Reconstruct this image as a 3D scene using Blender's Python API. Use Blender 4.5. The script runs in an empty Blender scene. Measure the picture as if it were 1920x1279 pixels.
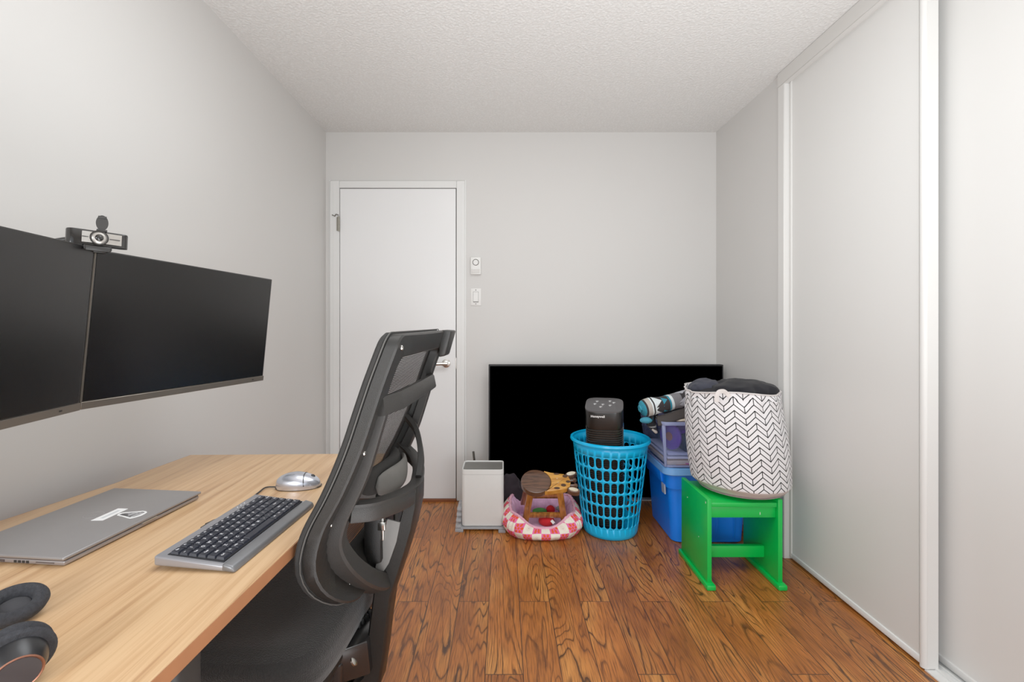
import bpy, bmesh, math, random
from mathutils import Vector, Matrix, noise
R = math.radians
random.seed(7)
SC = bpy.context.scene
COL = SC.collection
EYE = 1.156
F = 880.0          # focal length in pixels of a 1920 wide frame
HX, HY = 944.0, 605.0

def P(px, py, Y):
    """place on the photo's pixel at depth Y"""
    return Vector(((px-HX)*Y/F, Y, EYE-(py-HY)*Y/F))
def PZ(px, py, Z):
    Y = (EYE-Z)*F/(py-HY)
    return Vector(((px-HX)*Y/F, Y, Z))

# ------------------------------------------------------------------ materials
def newmat(name):
    m = bpy.data.materials.new(name); m.use_nodes = True
    nt = m.node_tree
    b = nt.nodes['Principled BSDF']
    return m, nt, b
def sr(c):
    """0-255 sRGB -> linear"""
    o = []
    for v in c:
        v = v/255.0
        o.append(v/12.92 if v <= .04045 else ((v+.055)/1.055)**2.4)
    return (o[0], o[1], o[2], 1)
def N(nt, typ, **kw):
    n = nt.nodes.new(typ)
    for k, v in kw.items():
        if k.startswith('i_'):
            n.inputs[int(k[2:])].default_value = v
        else:
            setattr(n, k, v)
    return n
def L(nt, a, b): nt.links.new(a, b)
def math_(nt, op, a, b=None, c=None):
    n = nt.nodes.new('ShaderNodeMath'); n.operation = op
    for i, v in enumerate((a, b, c)):
        if v is None: continue
        if isinstance(v, (int, float)): n.inputs[i].default_value = v
        else: nt.links.new(v, n.inputs[i])
    return n.outputs[0]
def mixc(nt, fac, a, b):
    n = nt.nodes.new('ShaderNodeMix'); n.data_type = 'RGBA'
    if isinstance(fac, (int, float)): n.inputs[0].default_value = fac
    else: nt.links.new(fac, n.inputs[0])
    for i, v in ((6, a), (7, b)):
        if isinstance(v, tuple): n.inputs[i].default_value = v
        else: nt.links.new(v, n.inputs[i])
    return n.outputs[2]
def ramp(nt, fac, stops, interp='LINEAR'):
    n = nt.nodes.new('ShaderNodeValToRGB'); cr = n.color_ramp; cr.interpolation = interp
    while len(cr.elements) < len(stops): cr.elements.new(.5)
    for e, (p, c) in zip(cr.elements, stops):
        e.position = p; e.color = c
    nt.links.new(fac, n.inputs[0])
    return n.outputs[0]
def plain(name, c, rough=.5, metal=0, var=.06, scale=40, bump=0, bscale=300, spec=.5, coat=0, alpha=1, sheen=0, trans=0):
    """a solid colour with a little noise variation and an optional fine bump"""
    m, nt, b = newmat(name)
    tc = N(nt, 'ShaderNodeTexCoord'); nz = N(nt, 'ShaderNodeTexNoise')
    nz.inputs['Scale'].default_value = scale; nz.inputs['Detail'].default_value = 4
    L(nt, tc.outputs['Object'], nz.inputs['Vector'])
    col = sr(c)
    d = tuple(max(0, v*(1-var)) for v in col[:3])+(1,); h = tuple(min(1, v*(1+var)) for v in col[:3])+(1,)
    L(nt, mixc(nt, nz.outputs[0], d, h), b.inputs['Base Color'])
    b.inputs['Roughness'].default_value = rough; b.inputs['Metallic'].default_value = metal
    b.inputs['Specular IOR Level'].default_value = spec
    if coat: b.inputs['Coat Weight'].default_value = coat; b.inputs['Coat Roughness'].default_value = .08
    if sheen: b.inputs['Sheen Weight'].default_value = sheen
    if alpha < 1: b.inputs['Alpha'].default_value = alpha
    if trans: b.inputs['Transmission Weight'].default_value = trans; b.inputs['IOR'].default_value = 1.15
    if bump:
        n2 = N(nt, 'ShaderNodeTexNoise'); n2.inputs['Scale'].default_value = bscale; n2.inputs['Detail'].default_value = 3
        L(nt, tc.outputs['Object'], n2.inputs['Vector'])
        bp = N(nt, 'ShaderNodeBump'); bp.inputs['Strength'].default_value = bump; bp.inputs['Distance'].default_value = .002
        L(nt, n2.outputs[0], bp.inputs['Height']); L(nt, bp.outputs[0], b.inputs['Normal'])
    return m

# ------------------------------------------------------------------ mesh helpers
class MB:
    """collects faces; build() links them as ONE mesh object"""
    def __init__(s): s.v = []; s.f = []; s.m = []; s.uv = []; s.mi = 0; s.sm = []
    def quad(s, pts, uv=None, smooth=False):
        i = len(s.v); s.v += [tuple(p) for p in pts]; s.f.append(list(range(i, i+len(pts)))); s.m.append(s.mi)
        s.uv.append(uv); s.sm.append(smooth)
    def add(s, verts, faces, uvs=None, smooth=True, mat=None):
        i = len(s.v); s.v += [tuple(p) for p in verts]
        for k, f in enumerate(faces):
            s.f.append([i+j for j in f]); s.m.append(s.mi if mat is None else mat)
            s.uv.append([uvs[j] for j in f] if uvs else None); s.sm.append(smooth)
    def addbm(s, bm, smooth=False, M=None):
        bm.verts.ensure_lookup_table()
        vs = [(M @ v.co) if M else v.co.copy() for v in bm.verts]
        s.add(vs, [[v.index for v in f.verts] for f in bm.faces], None, smooth); bm.free()
    def box(s, lo, hi, bev=0, seg=2, M=None, smooth=None):
        bm = bmesh.new(); bmesh.ops.create_cube(bm, size=1)
        lo = Vector(lo); hi = Vector(hi)
        for v in bm.verts:
            v.co = Vector([lo[i]+(v.co[i]+.5)*(hi[i]-lo[i]) for i in range(3)])
        if bev:
            bmesh.ops.bevel(bm, geom=bm.edges[:]+bm.verts[:], offset=bev, segments=seg, profile=.5, affect='EDGES')
        bm.verts.index_update()
        s.addbm(bm, bool(bev) if smooth is None else smooth, M)
    def hexa(s, bottom, top, bev=0, seg=2):
        """a box from four bottom and four top corners (same order)"""
        bm = bmesh.new(); vs = [bm.verts.new(p) for p in list(bottom)+list(top)]
        n = len(bottom)
        bm.faces.new(vs[:n][::-1]); bm.faces.new(vs[n:])
        for i in range(n): bm.faces.new((vs[i], vs[(i+1) % n], vs[n+(i+1) % n], vs[n+i]))
        bmesh.ops.recalc_face_normals(bm, faces=bm.faces[:])
        if bev: bmesh.ops.bevel(bm, geom=bm.edges[:]+bm.verts[:], offset=bev, segments=seg, profile=.5, affect='EDGES')
        bm.verts.index_update(); s.addbm(bm, bool(bev))
    def lathe(s, prof, c=(0, 0, 0), n=48, M=None, smooth=True, sq=None):
        """prof: list of (r, z). sq: exponent for a squarish outline"""
        vs = []; fs = []
        for r, z in prof:
            for k in range(n):
                a = 2*math.pi*k/n; q = 1
                if sq: q = (abs(math.cos(a))**sq+abs(math.sin(a))**sq)**(-1/sq)
                p = Vector((c[0]+r*q*math.cos(a), c[1]+r*q*math.sin(a), c[2]+z))
                vs.append(M @ p if M else p)
        for i in range(len(prof)-1):
            for k in range(n):
                fs.append((i*n+k, i*n+(k+1) % n, (i+1)*n+(k+1) % n, (i+1)*n+k))
        if prof[0][0] > 1e-6: fs.append(tuple(range(n))[::-1])
        if prof[-1][0] > 1e-6: fs.append(tuple((len(prof)-1)*n+k for k in range(n)))
        s.add(vs, fs, None, smooth)
    def sweep(s, path, w, h, up=(0, 0, 1), n=4, closed=False, round_=False, smooth=True):
        """bar along path; w across, h along 'up'; w,h numbers or lists. n>4 gives an ellipse"""
        path = [Vector(p) for p in path]; m = len(path); up = Vector(up); vs = []; fs = []
        if n == 4:
            b = .22
            sec = [(-1, -1+b), (-1+b, -1), (1-b, -1), (1, -1+b), (1, 1-b), (1-b, 1), (-1+b, 1), (-1, 1-b)]
        else: sec = [(math.cos(2*math.pi*k/n), math.sin(2*math.pi*k/n)) for k in range(n)]
        K = len(sec)
        for i, p in enumerate(path):
            if closed: t = path[(i+1) % m]-path[i-1]
            else: t = path[min(i+1, m-1)]-path[max(i-1, 0)]
            t.normalize(); side = t.cross(up)
            if side.length < 1e-5: side = t.cross(Vector((1, 0, .01)))
            side.normalize(); u2 = side.cross(t).normalized()
            ww = (w[i] if isinstance(w, (list, tuple)) else w)/2; hh = (h[i] if isinstance(h, (list, tuple)) else h)/2
            for a, c in sec: vs.append(p+side*a*ww+u2*c*hh)
        for i in range(m if closed else m-1):
            j = (i+1) % m
            for k in range(K): fs.append((i*K+k, j*K+k, j*K+(k+1) % K, i*K+(k+1) % K))
        if not closed:
            fs.append(tuple(range(K))); fs.append(tuple((m-1)*K+k for k in range(K))[::-1])
        s.add(vs, fs, None, smooth)
    def tube(s, path, r, n=10, closed=False):
        d = [2*x for x in r] if isinstance(r, (list, tuple)) else 2*r
        s.sweep(path, d, d, n=n, closed=closed)
    def prism(s, pts, z0, z1, M=None, bev=0):
        """polygon outline (x,y) pushed from z0 to z1"""
        n = len(pts)
        bm = bmesh.new(); a = [bm.verts.new((p[0], p[1], z0)) for p in pts]; b = [bm.verts.new((p[0], p[1], z1)) for p in pts]
        bm.faces.new(a[::-1]); top = bm.faces.new(b)
        for i in range(n): bm.faces.new((a[i], a[(i+1) % n], b[(i+1) % n], b[i]))
        bmesh.ops.recalc_face_normals(bm, faces=bm.faces[:])
        if bev: bmesh.ops.bevel(bm, geom=[e for e in top.edges], offset=bev, segments=2, profile=.5, affect='EDGES')
        bm.verts.index_update(); s.addbm(bm, False, M)
    def grid(s, fn, nu, nv, uvf=None, wrapu=False, smooth=True, mat=None):
        vs = []; uv = []; fs = []
        for j in range(nv+1):
            for i in range(nu+1):
                u, v = i/nu, j/nv
                vs.append(fn(u, v)); uv.append(uvf(u, v) if uvf else (u, v))
        for j in range(nv):
            for i in range(nu):
                a = j*(nu+1)+i; fs.append((a, a+1, a+nu+2, a+nu+1))
        s.add(vs, fs, uv, smooth, mat)
    def build(s, name, mats, parent=None, world=True, weld=1e-5, autosm=True):
        off = Vector((0, 0, 0))
        me = bpy.data.meshes.new(name)
        root = parent
        while root is not None and root.parent is not None: root = root.parent
        vs = s.v
        if root is not None and world:
            inv = root.matrix_basis.inverted(); vs = [tuple(inv @ Vector(v)) for v in s.v]
        me.from_pydata(vs, [], s.f)
        if not isinstance(mats, (list, tuple)): mats = [mats]
        for m in mats: me.materials.append(m)
        uvl = me.uv_layers.new(name='UVMap'); k = 0
        for pi, p in enumerate(me.polygons):
            p.material_index = s.m[pi]; p.use_smooth = s.sm[pi]
            for q in range(len(s.f[pi])):
                if s.uv[pi]: uvl.data[k].uv = s.uv[pi][q][:2]
                k += 1
        if weld:
            bm = bmesh.new(); bm.from_mesh(me); bmesh.ops.remove_doubles(bm, verts=bm.verts[:], dist=weld)
            bmesh.ops.recalc_face_normals(bm, faces=bm.faces[:]); bm.to_mesh(me); bm.free()
        if autosm: me.set_sharp_from_angle(angle=R(38))
        o = bpy.data.objects.new(name, me); COL.objects.link(o)
        if parent is not None: o.parent = parent
        return o

def thing(name, label, cat, loc=(0, 0, 0), rotz=0, group=None, rot=None):
    o = bpy.data.objects.new(name, None); COL.objects.link(o); o.empty_display_size = .05
    M = Matrix.Translation(Vector(loc)) @ (rot if rot else Matrix.Rotation(rotz, 4, 'Z'))
    o.matrix_basis = M
    o['label'] = label; o['category'] = cat
    if group: o['group'] = group
    return o
def tag(o, label, cat, group=None, kind=None):
    o['label'] = label; o['category'] = cat
    if group: o['group'] = group
    if kind: o['kind'] = kind
    return o
def struct(o): o['kind'] = 'structure'; return o
TXT = {}
def text_mesh(txt, size=1.0, bold=0.0):
    key = (txt, size, bold)
    if key in TXT: return TXT[key]
    cu = bpy.data.curves.new('lettering', 'FONT'); cu.body = txt; cu.size = size; cu.align_x = 'CENTER'; cu.align_y = 'CENTER'
    cu.offset = bold; cu.resolution_u = 3
    ob = bpy.data.objects.new('lettering', cu); COL.objects.link(ob)
    dg = bpy.context.evaluated_depsgraph_get(); dg.update()
    me = bpy.data.meshes.new_from_object(ob.evaluated_get(dg))
    out = ([v.co.copy() for v in me.vertices], [tuple(p.vertices) for p in me.polygons])
    bpy.data.objects.remove(ob); bpy.data.curves.remove(cu); bpy.data.meshes.remove(me)
    TXT[key] = out
    return out
def interp(tab, x):
    if x <= tab[0][0]: return tab[0][1]
    for (a, va), (b, vb) in zip(tab, tab[1:]):
        if x <= b: return va+(vb-va)*(x-a)/(b-a)
    return tab[-1][1]
def smooth_path(pts, n=6):
    """Catmull-Rom through the points"""
    pts = [Vector(p) for p in pts]; q = [pts[0]*2-pts[1]]+pts+[pts[-1]*2-pts[-2]]; out = []
    for i in range(1, len(q)-2):
        a, b, c, d = q[i-1], q[i], q[i+1], q[i+2]
        for k in range(n):
            t = k/n
            out.append(.5*((2*b)+(c-a)*t+(2*a-5*b+4*c-d)*t*t+(3*b-a-3*c+d)*t**3))
    out.append(pts[-1]); return out

# ------------------------------------------------------------------ camera
cam = bpy.data.cameras.new('camera'); co = bpy.data.objects.new('camera', cam); COL.objects.link(co)
co.location = (0, 0, EYE); co.rotation_euler = (R(90), 0, 0)
cam.sensor_width = 36; cam.lens = F/1920*36
cam.shift_x = (960-HX)/1920; cam.shift_y = -(639.5-HY)/1920; cam.clip_start = .02
SC.camera = co
SC.view_settings.view_transform = 'Standard'; SC.view_settings.look = 'None'
SC.view_settings.exposure = -.20; SC.view_settings.gamma = 1.2

# ------------------------------------------------------------------ room
XL, XR, YB, YF, H = -1.156, 1.385, 3.056, -1.45, 2.396
def wall_mat(name, c, rough=.55, bump=.05):
    m, nt, b = newmat(name)
    tc = N(nt, 'ShaderNodeTexCoord'); nz = N(nt, 'ShaderNodeTexNoise')
    nz.inputs['Scale'].default_value = 1.3; nz.inputs['Detail'].default_value = 2
    L(nt, tc.outputs['Object'], nz.inputs['Vector'])
    col = sr(c); d = tuple(v*.975 for v in col[:3])+(1,); h = tuple(min(1, v*1.02) for v in col[:3])+(1,)
    L(nt, mixc(nt, nz.outputs[0], d, h), b.inputs['Base Color'])
    b.inputs['Roughness'].default_value = rough
    n2 = N(nt, 'ShaderNodeTexNoise'); n2.inputs['Scale'].default_value = 260; n2.inputs['Detail'].default_value = 2
    L(nt, tc.outputs['Object'], n2.inputs['Vector'])
    bp = N(nt, 'ShaderNodeBump'); bp.inputs['Strength'].default_value = bump; bp.inputs['Distance'].default_value = .002
    L(nt, n2.outputs[0], bp.inputs['Height']); L(nt, bp.outputs[0], b.inputs['Normal'])
    return m
M_wall = wall_mat('wall_paint', (213, 211, 208), .5)
M_door = wall_mat('door_paint', (238, 238, 238), .32, .02)
M_trim = wall_mat('trim_paint', (230, 230, 228), .35, .02)
M_closet = wall_mat('closet_paint', (226, 225, 222), .38, .02)
M_head = wall_mat('header_paint', (214, 212, 208), .4, .02)
def ceiling_mat():
    m, nt, b = newmat('ceiling_texture')
    tc = N(nt, 'ShaderNodeTexCoord')
    v = N(nt, 'ShaderNodeTexVoronoi'); v.inputs['Scale'].default_value = 95; v.feature = 'SMOOTH_F1'
    n = N(nt, 'ShaderNodeTexNoise'); n.inputs['Scale'].default_value = 120; n.inputs['Detail'].default_value = 4
    L(nt, tc.outputs['Object'], v.inputs['Vector']); L(nt, tc.outputs['Object'], n.inputs['Vector'])
    h = math_(nt, 'SUBTRACT', n.outputs[0], v.outputs[0])
    L(nt, ramp(nt, h, [(.0, sr((222, 220, 217))), (.6, sr((236, 235, 233)))]), b.inputs['Base Color'])
    bp = N(nt, 'ShaderNodeBump'); bp.inputs['Strength'].default_value = .42; bp.inputs['Distance'].default_value = .006
    L(nt, h, bp.inputs['Height']); L(nt, bp.outputs[0], b.inputs['Normal'])
    b.inputs['Roughness'].default_value = .9
    return m
def floor_mat():
    m, nt, b = newmat('oak_laminate')
    uv = N(nt, 'ShaderNodeUVMap', uv_map='UVMap'); lo = N(nt, 'ShaderNodeUVMap', uv_map='plank')
    at = N(nt, 'ShaderNodeAttribute', attribute_name='tone')
    sx = N(nt, 'ShaderNodeSeparateXYZ'); L(nt, lo.outputs[0], sx.inputs[0])
    mp = N(nt, 'ShaderNodeMapping'); mp.inputs['Scale'].default_value = (9.0, 1.1, 1); L(nt, uv.outputs[0], mp.inputs[0])
    n1 = N(nt, 'ShaderNodeTexNoise'); n1.inputs['Scale'].default_value = 1.0; n1.inputs['Detail'].default_value = 1.5; n1.inputs['Distortion'].default_value = .35
    n1.inputs['Roughness'].default_value = .45
    L(nt, mp.outputs[0], n1.inputs['Vector'])
    # fine wobble for the contour lines
    mp2 = N(nt, 'ShaderNodeMapping'); mp2.inputs['Scale'].default_value = (45, 14, 1); L(nt, uv.outputs[0], mp2.inputs[0])
    n2 = N(nt, 'ShaderNodeTexNoise'); n2.inputs['Scale'].default_value = 1.0; n2.inputs['Detail'].default_value = 3; L(nt, mp2.outputs[0], n2.inputs['Vector'])
    h = math_(nt, 'ADD', math_(nt, 'MULTIPLY', n1.outputs[0], 19.0), math_(nt, 'MULTIPLY', n2.outputs[0], .40))
    fr = math_(nt, 'FRACT', h)
    line = ramp(nt, fr, [(0, (1, 1, 1, 1)), (.07, (.9, .9, .9, 1)), (.2, (.12, .12, .12, 1)), (.85, (0, 0, 0, 1)), (1, (.6, .6, .6, 1))])
    # strength of the rings varies over the plank
    mp3 = N(nt, 'ShaderNodeMapping'); mp3.inputs['Scale'].default_value = (9, 2.2, 1); mp3.inputs['Location'].default_value = (7, 3, 0); L(nt, uv.outputs[0], mp3.inputs[0])
    n3 = N(nt, 'ShaderNodeTexNoise'); n3.inputs['Scale'].default_value = 1.0; n3.inputs['Detail'].default_value = 2; L(nt, mp3.outputs[0], n3.inputs['Vector'])
    st = ramp(nt, n3.outputs[0], [(.3, (.3, .3, .3, 1)), (.62, (1, 1, 1, 1))])
    # pores: thin dark dashes along the plank
    mp4 = N(nt, 'ShaderNodeMapping'); mp4.inputs['Scale'].default_value = (330, 11, 1); L(nt, uv.outputs[0], mp4.inputs[0])
    n4 = N(nt, 'ShaderNodeTexNoise'); n4.inputs['Scale'].default_value = 1.0; n4.inputs['Detail'].default_value = 3; L(nt, mp4.outputs[0], n4.inputs['Vector'])
    pore = ramp(nt, n4.outputs[0], [(.36, (1, 1, 1, 1)), (.56, (0, 0, 0, 1))])
    base = ramp(nt, n3.outputs[0], [(.25, sr((150, 84, 30))), (.5, sr((196, 116, 50))), (.75, sr((226, 152, 76)))])
    tone = ramp(nt, at.outputs['Fac'], [(0, sr((214, 206, 198))), (1, sr((255, 250, 240)))])
    mul = N(nt, 'ShaderNodeMix', data_type='RGBA', blend_type='MULTIPLY'); mul.inputs[0].default_value = 1
    L(nt, base, mul.inputs[6]); L(nt, tone, mul.inputs[7])
    c1 = mixc(nt, math_(nt, 'MULTIPLY', pore, .62), mul.outputs[2], sr((78, 34, 8)))
    c2 = mixc(nt, math_(nt, 'MULTIPLY', math_(nt, 'MULTIPLY', line, st), .95), c1, sr((40, 14, 3)))
    # joint lines
    ex = math_(nt, 'MINIMUM', sx.outputs[0], math_(nt, 'SUBTRACT', .1255, sx.outputs[0]))
    ey = math_(nt, 'MINIMUM', sx.outputs[1], math_(nt, 'SUBTRACT', 1.38, sx.outputs[1]))
    e = math_(nt, 'MINIMUM', ex, ey)
    gap = ramp(nt, math_(nt, 'MULTIPLY', e, 100), [(.09, (1, 1, 1, 1)), (.24, (0, 0, 0, 1))])
    c3 = mixc(nt, math_(nt, 'MULTIPLY', gap, .85), c2, sr((38, 18, 8)))
    L(nt, c3, b.inputs['Base Color'])
    b.inputs['Roughness'].default_value = .38
    bp = N(nt, 'ShaderNodeBump'); bp.inputs['Strength'].default_value = .25; bp.inputs['Distance'].default_value = .0015
    hh = math_(nt, 'SUBTRACT', 0.0, math_(nt, 'ADD', math_(nt, 'MULTIPLY', gap, 2.0), math_(nt, 'ADD', math_(nt, 'MULTIPLY', pore, .5), line)))
    L(nt, hh, bp.inputs['Height']); L(nt, bp.outputs[0], b.inputs['Normal'])
    return m
def make_floor():
    W, LN, X0 = .1255, 1.38, -.311
    v = []; f = []; uv = []; pl = []; tn = []
    i0 = math.floor((XL-.1-X0)/W); i1 = math.ceil((XR+.3-X0)/W)
    rnd = random.Random(5)
    for i in range(i0, i1):
        st = 1.945 if i % 2 else (1.542 if i % 4 == 2 else 2.70)
        if i == -2: st = 2.524
        k0 = math.floor((YF-.1-st)/LN)
        for k in range(k0, 4):
            a, b_ = st+k*LN, st+(k+1)*LN
            ya, yb = max(a, YF-.1), min(b_, YB+.1)
            if yb <= ya: continue
            xa, xb = X0+i*W, X0+(i+1)*W
            n = len(v); v += [(xa, ya, 0), (xb, ya, 0), (xb, yb, 0), (xa, yb, 0)]; f.append((n, n+1, n+2, n+3))
            r1, r2 = rnd.uniform(0, 60), rnd.uniform(0, 60)
            uv += [(xa+r1, ya+r2), (xb+r1, ya+r2), (xb+r1, yb+r2), (xa+r1, yb+r2)]
            pl += [(0, ya-a), (W, ya-a), (W, yb-a), (0, yb-a)]
            tn += [rnd.random()]*4
    me = bpy.data.meshes.new('floor'); me.from_pydata(v, [], f)
    u1 = me.uv_layers.new(name='UVMap'); u2 = me.uv_layers.new(name='plank')
    for k in range(len(uv)): u1.data[k].uv = uv[k]; u2.data[k].uv = pl[k]
    a = me.attributes.new('tone', 'FLOAT', 'CORNER')
    for k, t in enumerate(tn): a.data[k].value = t
    me.materials.append(floor_mat())
    o = bpy.data.objects.new('floor', me); COL.objects.link(o); struct(o)
make_floor()
def bx(name, lo, hi, mat, parent=None, bev=0):
    b = MB(); b.box(lo, hi, bev); return b.build(name, mat, parent)
struct(bx('ceiling', (XL-.1, YF-.1, H), (2.0, YB+.1, H+.1), ceiling_mat()))
struct(bx('wall_left', (XL-.1, YF-.1, -.1), (XL, YB+.1, H), M_wall))
struct(bx('wall_back', (XL, YB, -.1), (2.0, YB+.1, H), M_wall))
# right wall: short solid stretch, then the closet opening
b = MB(); b.box((XR, 2.30, 0), (2.0, YB, H)); struct(b.build('wall_right', M_wall))
struct(bx('wall_closet', (1.62, YF-.1, 0), (1.7, 2.30, H), M_wall))
# wall behind the viewpoint with the window that lights the room
b = MB()
wx0, wx1, wz0, wz1 = -.85, 1.15, .10, 2.15
b.box((XL, YF-.1, 0), (wx0, YF, H)); b.box((wx1, YF-.1, 0), (1.62, YF, H))
b.box((wx0, YF-.1, 0), (wx1, YF, wz0)); b.box((wx0, YF-.1, wz1), (wx1, YF, H))
struct(b.build('wall_front', M_wall))
wf = MB()
for lo, hi in (((wx0, YF-.07, wz0), (wx0+.05, YF-.02, wz1)), ((wx1-.05, YF-.07, wz0), (wx1, YF-.02, wz1)), ((.12, YF-.07, wz0), (.18, YF-.02, wz1)),
               ((wx0, YF-.07, wz0), (wx1, YF-.02, wz0+.05)), ((wx0, YF-.07, wz1-.05), (wx1, YF-.02, wz1))): wf.box(lo, hi)
struct(wf.build('window_1', M_trim))
# room door with casing
dY = YB
d = bpy.data.objects.new('door_1', None); COL.objects.link(d); d.location = (-.684, dY, 0); struct(d)
x0, x1, zt = -1.0626, -.3056, 2.028
b = MB(); b.box((x0+.003, dY-.012, .016), (x1-.004, dY+.03, zt-.004)); b.build('door_panel', M_door, d)
M_dark = plain('dark_gap', (52, 48, 44), .8)
b = MB(); b.box((x0-.002, dY-.004, .01), (x1+.002, dY+.002, zt+.002)); b.build('gap_line', M_dark, d)
M_chrome = plain('satin_nickel', (196, 192, 186), .22, 1)
hz = P(837, 681, dY).z; hx = P(837, 681, dY).x
h_ = MB()
MR = Matrix.Translation((hx, dY-.012, hz)) @ Matrix.Rotation(R(90), 4, 'X')
h_.lathe([(0, .012), (.018, .012), (.027, .009), (.028, 0)][::-1], M=MR, n=28); h_.lathe([(.011, 0), (.011, .05), (0, .05)], M=MR, n=16)
h_.sweep([(hx+.012, dY-.06, hz), (hx-.03, dY-.062, hz+.001), (hx-.105, dY-.062, hz-.004)], [.014, .013, .012], [.02, .019, .017])
h_.build('door_handle', M_chrome, d)
b = MB(); b.box((x1-.006, dY-.014, hz-.035), (x1+.0, dY-.011, hz+.035)); b.build('latch_plate', M_chrome, d)
M_brass = plain('worn_brass', (150, 146, 134), .4, .4)
b = MB(); zc = P(637, 420, dY).z
b.tube([(x0-.002, dY-.022, zc-.052), (x0-.002, dY-.022, zc+.045)], .0065)
for q in range(5): b.tube([(x0-.002, dY-.022, zc-.045+q*.02), (x0-.002, dY-.022, zc-.037+q*.02)], .0078)
b.box((x0-.018, dY-.020, zc-.048), (x0-.003, dY-.0175, zc+.04))
b.build('hinge', M_brass, d)
b = MB(); b.sweep([(x0-.004, dY-.026, zc+.052), (x0-.018, dY-.025, zc+.058), (x0-.028, dY-.022, zc+.046), (x0-.045, dY-.024, zc+.054)], .006, .006, up=(0, 1, 0))
b.build('hinge_clip', plain('dull_steel', (110, 104, 96), .4, .7), d)
b = MB()
cx0, cx1, czt = -1.125, -.25, 2.076
def casing(bb, a, c, z0, z1):
    bb.box((a, dY-.016, z0), (c, dY, z1), .003, 1)
casing(b, cx0, x0-.001, 0, czt); casing(b, x1+.001, cx1, 0, czt); b.box((x0-.001, dY-.016, zt+.001), (x1+.001, dY, czt), .003, 1)
b.box((cx0-.006, dY-.008, 0), (cx0, dY, czt+.006)); b.box((cx1, dY-.008, 0), (cx1+.008, dY, czt+.006))
b.box((cx0+.02, dY-.019, 0), (cx0+.026, dY-.014, czt-.02)); b.box((cx1-.026, dY-.019, 0), (cx1-.02, dY-.014, czt-.02))
struct(b.build('trim_1', M_trim))
M_thresh = plain('threshold_wood', (128, 70, 38), .4)
struct(bx('trim_2', (x0-.01, dY-.03, 0), (x1, dY-.001, .014), M_thresh))
# baseboards
def baseboard(name, lo, hi, axis, mat):
    b = MB(); prof = [(0, 0), (.013, 0), (.013, .062), (.010, .068), (.010, .076), (.006, .082), (.005, .09), (0, .092)]
    # axis 'x': runs along x on the back wall; axis 'y': runs along y on the right wall
    pts = []
    for t in (lo, hi):
        for d_, z in prof:
            pts.append((t, YB-d_, z) if axis == 'x' else ((XR-d_, t, z) if axis == 'y' else (XL+d_, t, z)))
    n = len(prof); fs = [(i, (i+1) % n, n+(i+1) % n, n+i) for i in range(n)]+[tuple(range(n)), tuple(range(n, 2*n))[::-1]]
    b.add(pts, fs, None, False); struct(b.build(name, mat))
baseboard('baseboard_back', cx1+.008, XR-.013, 'x', M_trim)
baseboard('baseboard_right', 2.32, YB-.013, 'y', M_trim)
baseboard('baseboard_left', YF, YB-.02, 'yl', M_trim)
# closet: jamb strip, header fascia, two sliding doors, floor track
b = MB(); b.box((1.372, 2.297, 0), (1.43, 2.348, H-.001), .003, 1); struct(b.build('trim_3', M_closet))
b = MB(); b.box((1.368, YF, 2.327), (1.395, 2.345, H-.0005), .002, 1); struct(b.build('trim_4', M_head))
b = MB(); b.box((1.395, YF, 2.33), (1.62, 2.297, H-.0005)); struct(b.build('trim_5', M_head))
def slider(name, X, y0, y1, both=False):
    dd = bpy.data.objects.new(name, None); COL.objects.link(dd); dd.location = (X, (y0+y1)/2, 0); struct(dd)
    b = MB(); b.box((X+.006, y0+.03, .03), (X+.018, y1-.012, 2.34)); b.build('door_panel', M_closet, dd)
    b = MB()   # far stile, bottom rail
    b.box((X, y1-.016, .014), (X+.026, y1, 2.34), .003, 2); b.build('far_stile', M_closet, dd)
    b = MB(); b.box((X, y0+.02, .012), (X+.026, y1-.016, .036), .004, 2); b.build('bottom_rail', M_trim, dd)
    b = MB()   # near stile: rounded pull with a return
    b.sweep([(X+.010, y0+.013, .006), (X+.010, y0+.013, 2.34)], .026, .026, up=(0, 1, 0), n=16)
    b.box((X+.006, y0, .006), (X+.046, y0+.012, 2.34), .002, 1); b.build('pull_stile', M_closet, dd)
slider('door_2', 1.397, 1.555, 2.296)
slider('door_3', 1.470, .62, 1.62)
b = MB()
b.box((1.43, YF, 0), (1.44, 2.296, .010)); b.box((1.44, YF, 0), (1.50, 2.296, .004)); b.box((1.455, YF, .004), (1.459, 2.296, .012)); b.box((1.40, 1.3, 0), (1.43, 1.56, .004))
struct(b.build('trim_6', plain('track_white', (226, 226, 224), .4)))
# ------------------------------------------------------------------ lights
def area(name, loc, rot, sx_, sy_, power, col=(1, 1, 1), spread=180):
    l = bpy.data.lights.new(name, 'AREA'); l.shape = 'RECTANGLE'; l.size = sx_; l.size_y = sy_; l.energy = power; l.color = col; l.spread = R(spread)
    o = bpy.data.objects.new(name, l); COL.objects.link(o); o.location = loc; o.rotation_euler = rot; return o
area('window_light', (.15, YF-.12, 1.12), (R(90), 0, 0), 1.95, 2.0, 12, (.95, .98, 1))
area('ceiling_fill', (.15, 1.15, H-.03), (0, 0, 0), 1.4, .9, 17, (.94, .98, 1))  # added overhead fill for the far part of the room, no real fixture
area('bounce_fill', (.45, .1, .35), (R(180-22), 0, 0), 1.1, 1.0, 25, (.93, .975, 1), 115)  # added upward fill that brightens the ceiling, unseen below the view
def aimed(name, loc, to, s_, p_):
    o = area(name, loc, (0, 0, 0), s_, s_, p_, (.95, .98, 1)); o.rotation_euler = (Vector(to)-Vector(loc)).to_track_quat('-Z', 'Y').to_euler(); return o
aimed('side_fill', (1.05, -1.0, .92), (-1.1, 1.4, .85), .7, 15)  # added unseen fill for the left wall below the monitors
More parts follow.
